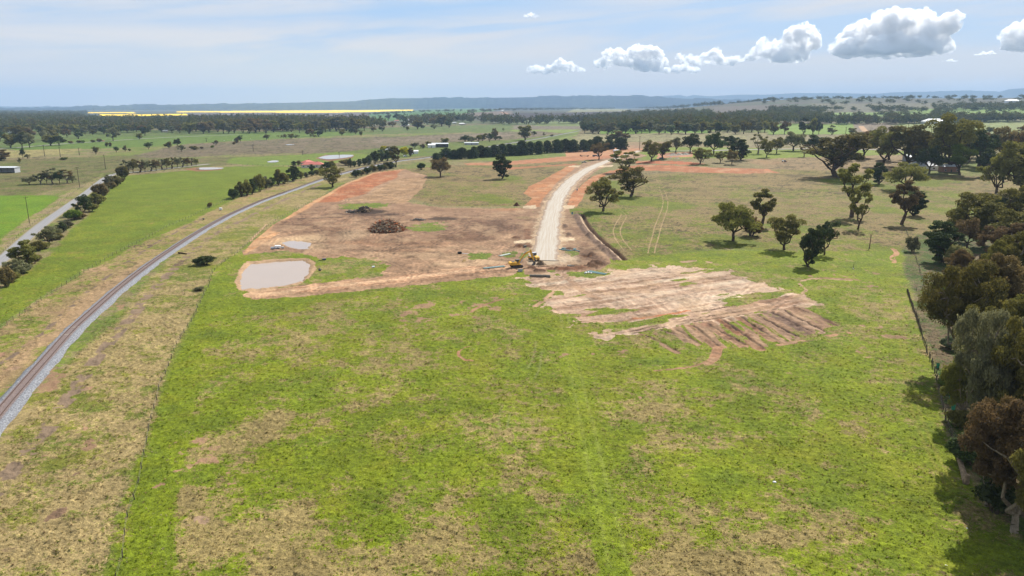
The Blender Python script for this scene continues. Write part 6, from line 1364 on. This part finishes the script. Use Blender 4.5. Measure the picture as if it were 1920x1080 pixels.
    gable_house('house', 'farmhouse with a bright zinc roof half hidden by the great gums', 1728, 318, 22, 12, 3.6, 3.6, rad(-6), 'white', 'silver', True, 3)
    gable_house('shed', 'brown-walled shed with a pale roof right of the farmhouse', 1779, 322, 14, 8, 4.5, 1.5, rad(-4), 'brick', 'silver', False, 3, False, 'shed')
    gable_house('shed', 'pale metal-roofed shed behind the farmhouse', 1716, 302, 20, 10, 4, 2, rad(6), 'tin', 'silver', False, 2, False, 'shed')
    gable_house('shed', 'white-roofed shed by the far road between the gums', 1838, 288, 18, 9, 4, 1.8, rad(6), 'white', 'white', False, 2, False, 'shed')
    gable_house('house', 'long white-roofed homestead standing on the pale slope at the right', 1752, 232, 62, 24, 6, 7, rad(4), 'white', 'white', True, 5)
    gable_house('house', 'white-roofed house in front of the belt above the works', 1318, 238, 26, 14, 4, 4, rad(20), 'white', 'white', True, 3)
    gable_house('house', 'small white-roofed house on the far right hill', 1898, 193, 56, 24, 9, 6, rad(4), 'white', 'white', True, 3)
    for u, v, w, lab, rf in ((519,244,24,'dark-walled farmhouse below the middle belt','silver'),(538,242,20,'pale-walled farmhouse right of the dark-walled one','silver'),(768,226,46,'long pale house among the trees beyond the plain','white'),(760,237,26,'low white building in front of the long pale house','white'),
        (744,228,20,'red-roofed cottage left of the long pale house','rtile'),(866,234,20,'white-roofed building beside the far white dam','white'),(852,232,16,'cream cottage left of the far white dam','silver'),(1058,227.5,26,'white-roofed house in the thin belt','white'),(1076,227,26,'white house right of another in the thin belt','white'),
        (940,208,40,'tiny house at the head of the dirt track on the dark hill','white'),(302,226,46,'pale farm building deep in the left forest','silver'),(310,248,12,'white hut at the edge of the left forest','white')):
        gable_house('farm_building', lab, u, v, w, w*.5, 4, w*.10, rad(8), 'cream' if u != 519 else 'brick', rf, True, 3, False, 'building')
    t = thing('water_tank', 'round white water tank at the edge of the left forest', 'tank', at(19, 249), 0); MB().cyl((0,0,0), (0,0,5), 5, n=20).build('tank_wall', M_['white'], t); MB().cyl((0,0,5), (0,0,6.2), 5.1, .3, 20).build('lid', M_['white'], t)
    # poles
    for u, v, vt, lab in ((55.5,419,369,'tall power pole in the green field left of the road'),(149.5,351,313,'power pole behind the clump of trees in the left paddock'),(198,317,290,'power pole in the dry plain above the road corner'),
        (84,293,272,'thin power pole below the distant left road, nearer the left edge'),(113.5,295,275,'thin power pole below the distant left road, farther right'),(149,291,277,'faint power pole left of the small round tree'),(475,284,271,'power pole in the mottled plain'),(568,291,282,'power pole above the white dam'),
        (1199,281,255,'power pole at the top end of the works road'),(387,266,259,'faint power pole in the far green strip'),(1585,257,238,'power pole in the right-hand green field'),(1702,250,232,'thin power pole behind the great gums'),(636,291,285,'short pole standing beside the white dam')):
        power_pole(u, v, vt, lab)
    # fences
    fence('old post fence on the left of the front paddock', [(214,1090),(229,1048),(240,968),(252,942),(259,905),(271,852),(277,812),(290,768),(298,735),(306,712),(317,684),(337,637),(352,616),(363,596),(378,562),(392,535),(402,508),(428,486)], 5.2, 1.25, 2, .10)
    fence('post fence round the top of the works beside the railway', [(440,479),(455,466),(492,432),(535,404),(600,370),(650,344),(704,323),(757,316)], 5, 1.2, 2, .05, .07)
    fence('post fence above the railway on its left side', [(-20,628),(5,616),(72,568),(120,536),(155,513),(205,483),(250,460),(284,442),(312,427),(356,408),(387,393),(432,373)], 4.4, 1.3, 2, .08, .08)
    fence('close-set dark post fence at the corner of the right paddock', [(1701,548),(1710,575),(1722,610),(1728,628)], 1.35, 1.5, 2, .06, .13)
    fence('long post fence between the paddock and the belt of gums', [(1728,628),(1736,655),(1752,697),(1766,752),(1777,803),(1793,836)], 1.9, 1.4, 3, .14, .11)
    fence('leaning paddock fence running up from the corner post to the narrow gum', [(1701,548),(1731,540),(1726,515),(1715,479),(1706,455),(1699,432)], 4.2, 1.3, 3, .08, .08)
    fence('wire fence along the green field beside the left road', [(-40,524),(20,458),(50,430),(92,398),(118,376),(160,346)], 6, 1.2, 2, .05, .06)
    fence('white post fence round the yard beyond the far pond', [(392,309),(440,309.5),(500,311),(560,313)], 6, 1.4, 2, .03, .12)
    # trees lying or dead
    t = thing('fallen_log', 'long bleached trunk lying along the fence in the darkest shade', 'log', at(1811, 908), 0)
    a, b = Vector(g2(1790, 838))-Vector(g2(1811, 908)), Vector((0, 0, .35)); MB().cyl(a+Vector((0,0,.5)), b, .32, .5, 9).build('log', M_['deadwood'], t); MB().cyl(b, b+Vector((0,-.1,1.4)), .42, .3, 9).build('stump', M_['deadwood'], t)
    t = thing('dead_tree', 'small bare dead tree standing in the grass right of the dark trees', 'dead tree', at(1630, 466), 0); H = height_px(g2(1630, 466), 434)
    MB().cyl((0,0,-.2), (.1,0,H*.75), .28, .16, 8).build('trunk', M_['deadwood'], t)
    m = MB()
    for dx, dz, l in ((.9,.95,.7),(-.8,.92,.6),(.4,1.02,.7),(-.3,.85,.5)): m.cyl((.1,0,H*.7), (dx, 0, H*dz), .10, .04, 6)
    m.build('branch', M_['deadwood'], t)
    t = thing('marker_post', 'white-footed marker post standing in the green grass below the dead tree', 'post', at(1600, 504), 0); MB().cyl((0,0,0), (0,0,2.0), .09, .07, 8).build('post', M_['wood'], t); MB().cyl((0,0,0), (0,0,.3), .2, .15, 8).build('foot', M_['white'], t)
    for i, (u, v) in enumerate(((1758,690),(1764,708),(1768,716),(1782,753),(1787,768))):
        t = thing('tree_guard', ('pale green','dark green','bright green','shaded green','lowest green')[i]+' plastic tree guard behind the long post fence', 'tree guard', at(u, v), 0, 'green tree guards behind the fence')
        MB().cyl((0,0,0), (0,0,1.1), .32, .36, 10, cap=False).build('sleeve', M_['green'], t); MB().cyl((0,0,0), (0,0,1.4), .03, n=6).build('stake', M_['wood'], t)
    for i, (u, v, s) in enumerate(((1452,905,.4),(1813,992,.32),(1774,1062,.28),(1000,905,.22))):
        t = thing('stone', ('pale round stone in the grass right of the middle','white flat stone near the lower right shadow','white stone at the bottom edge on the right','small pale stone between the wheel tracks')[i], 'stone', at(u, v), i); MB().box((0,0,s*.25), (s*1.3,s,s*.6), bev=s*.18).build('stone', M_['conc'] if i > 2 else M_['bag'], t, True)
    # cattle far on the left green strip
    for i, (u, v) in enumerate(((420,264),(437,263.5),(446,262),(470,261.5),(472,263))):
        t = thing('sheep', 'white sheep grazing on the distant green strip', 'sheep', at(u, v), i*1.3, 'sheep on the distant green strip')
        m = MB(); m.box((0,0,.75), (1.3,.6,.6), bev=.2); m.box((.8,0,.85), (.4,.3,.35), bev=.08)
        for x in (-.45,.45):
            for y in (-.2,.2): m.cyl((x,y,0), (x,y,.55), .06, n=5)
        m.build('body', M_['bag'], t, True)

def build_grass():
    """tufts of straw and green over the near paddocks; one mass, nobody could count it"""
    rs = np.random.RandomState(3); n = 460000
    r = 68+(330-68)*rs.rand(n)**1.35; az = np.radians(rs.uniform(-41, 41, n)); X = r*np.sin(az); Y = r*np.cos(az)
    s = paint(X, Y); clump = fbm(X, Y, 2.2, 4, 61); keep = (s.soil < .3+.2*rs.rand(n)) & (rs.rand(n) < (.30+.5*ss(.35, .7, clump))*ss(330, 130, r))
    for pts, w in STRIPS[:2]+[(WORKS, 6.2)]: keep &= line_d(X, Y, smooth_line(G(pts))) > w+.3
    X, Y, R = X[keep], Y[keep], r[keep]; g = s.g[keep]; gc = s.gc[keep]; dc = s.dc[keep]; z = zmac(X, Y)+s.dz[keep]; m = len(X)
    size = (.10+.24*rs.rand(m)**3)*(.8+R/300); dry = rs.rand(m) > g+.08*rs.randn(m)
    col = np.where(dry[:, None], dc*rs.uniform(.75, 1.25, (m, 1)), gc*rs.uniform(.7, 1.2, (m, 1))); cl = fbm(X, Y, 1.3, 3, 62); dk = (rs.rand(m) < ss(.52, .70, cl)*.22) & ~dry; col[dk] = A(90, 116, 42); pl = (rs.rand(m) < .06*ss(.45, .7, fbm(X, Y, 3.0, 3, 63))*2); col[pl] = A(196, 186, 150)
    br = (rs.rand(m) < .10) & dry; col[br] = A(140, 112, 84)
    V = []; C = []
    for b in range(3):
        a = rs.rand(m)*6.28; ln = size*rs.uniform(.5, 1.1, m); w = size*.42; dx, dy = np.cos(a), np.sin(a); h = size*rs.uniform(.12, .6, m)
        p = np.column_stack([X, Y, z-.03]); V += [p+np.column_stack([-dy*w, dx*w, 0*w]), p+np.column_stack([dy*w, -dx*w, 0*w]), p+np.column_stack([dx*ln, dy*ln, h])]; C += [col*1.25, col*1.25, col*1.5]
    V = np.stack(V, 1).reshape(-1, 3); C = np.stack(C, 1).reshape(-1, 3); F = np.arange(len(V)).reshape(-1, 3)
    mt, k = new_mat('grass_tufts'); c = k.attr('tuft', 'Color'); d = k.n('ShaderNodeBsdfDiffuse'); t = k.n('ShaderNodeBsdfTranslucent'); k.inp(d, 0, c); k.inp(t, 0, c)
    mx = k.n('ShaderNodeMixShader'); mx.inputs[0].default_value = .5; k.t.links.new(d.outputs[0], mx.inputs[1]); k.t.links.new(t.outputs[0], mx.inputs[2]); o = k.n('ShaderNodeOutputMaterial'); k.t.links.new(mx.outputs[0], o.inputs[0])
    me = mesh_np('grass', V, F, [mt]); add_col(me, 'tuft', C); link('grass', me, kind='stuff')
build_ground(); build_strips(); build_water(); build_hills(); build_clouds(); make_protos(); build_trees(); build_woodland(); build_things(); build_grass(); build_haze()
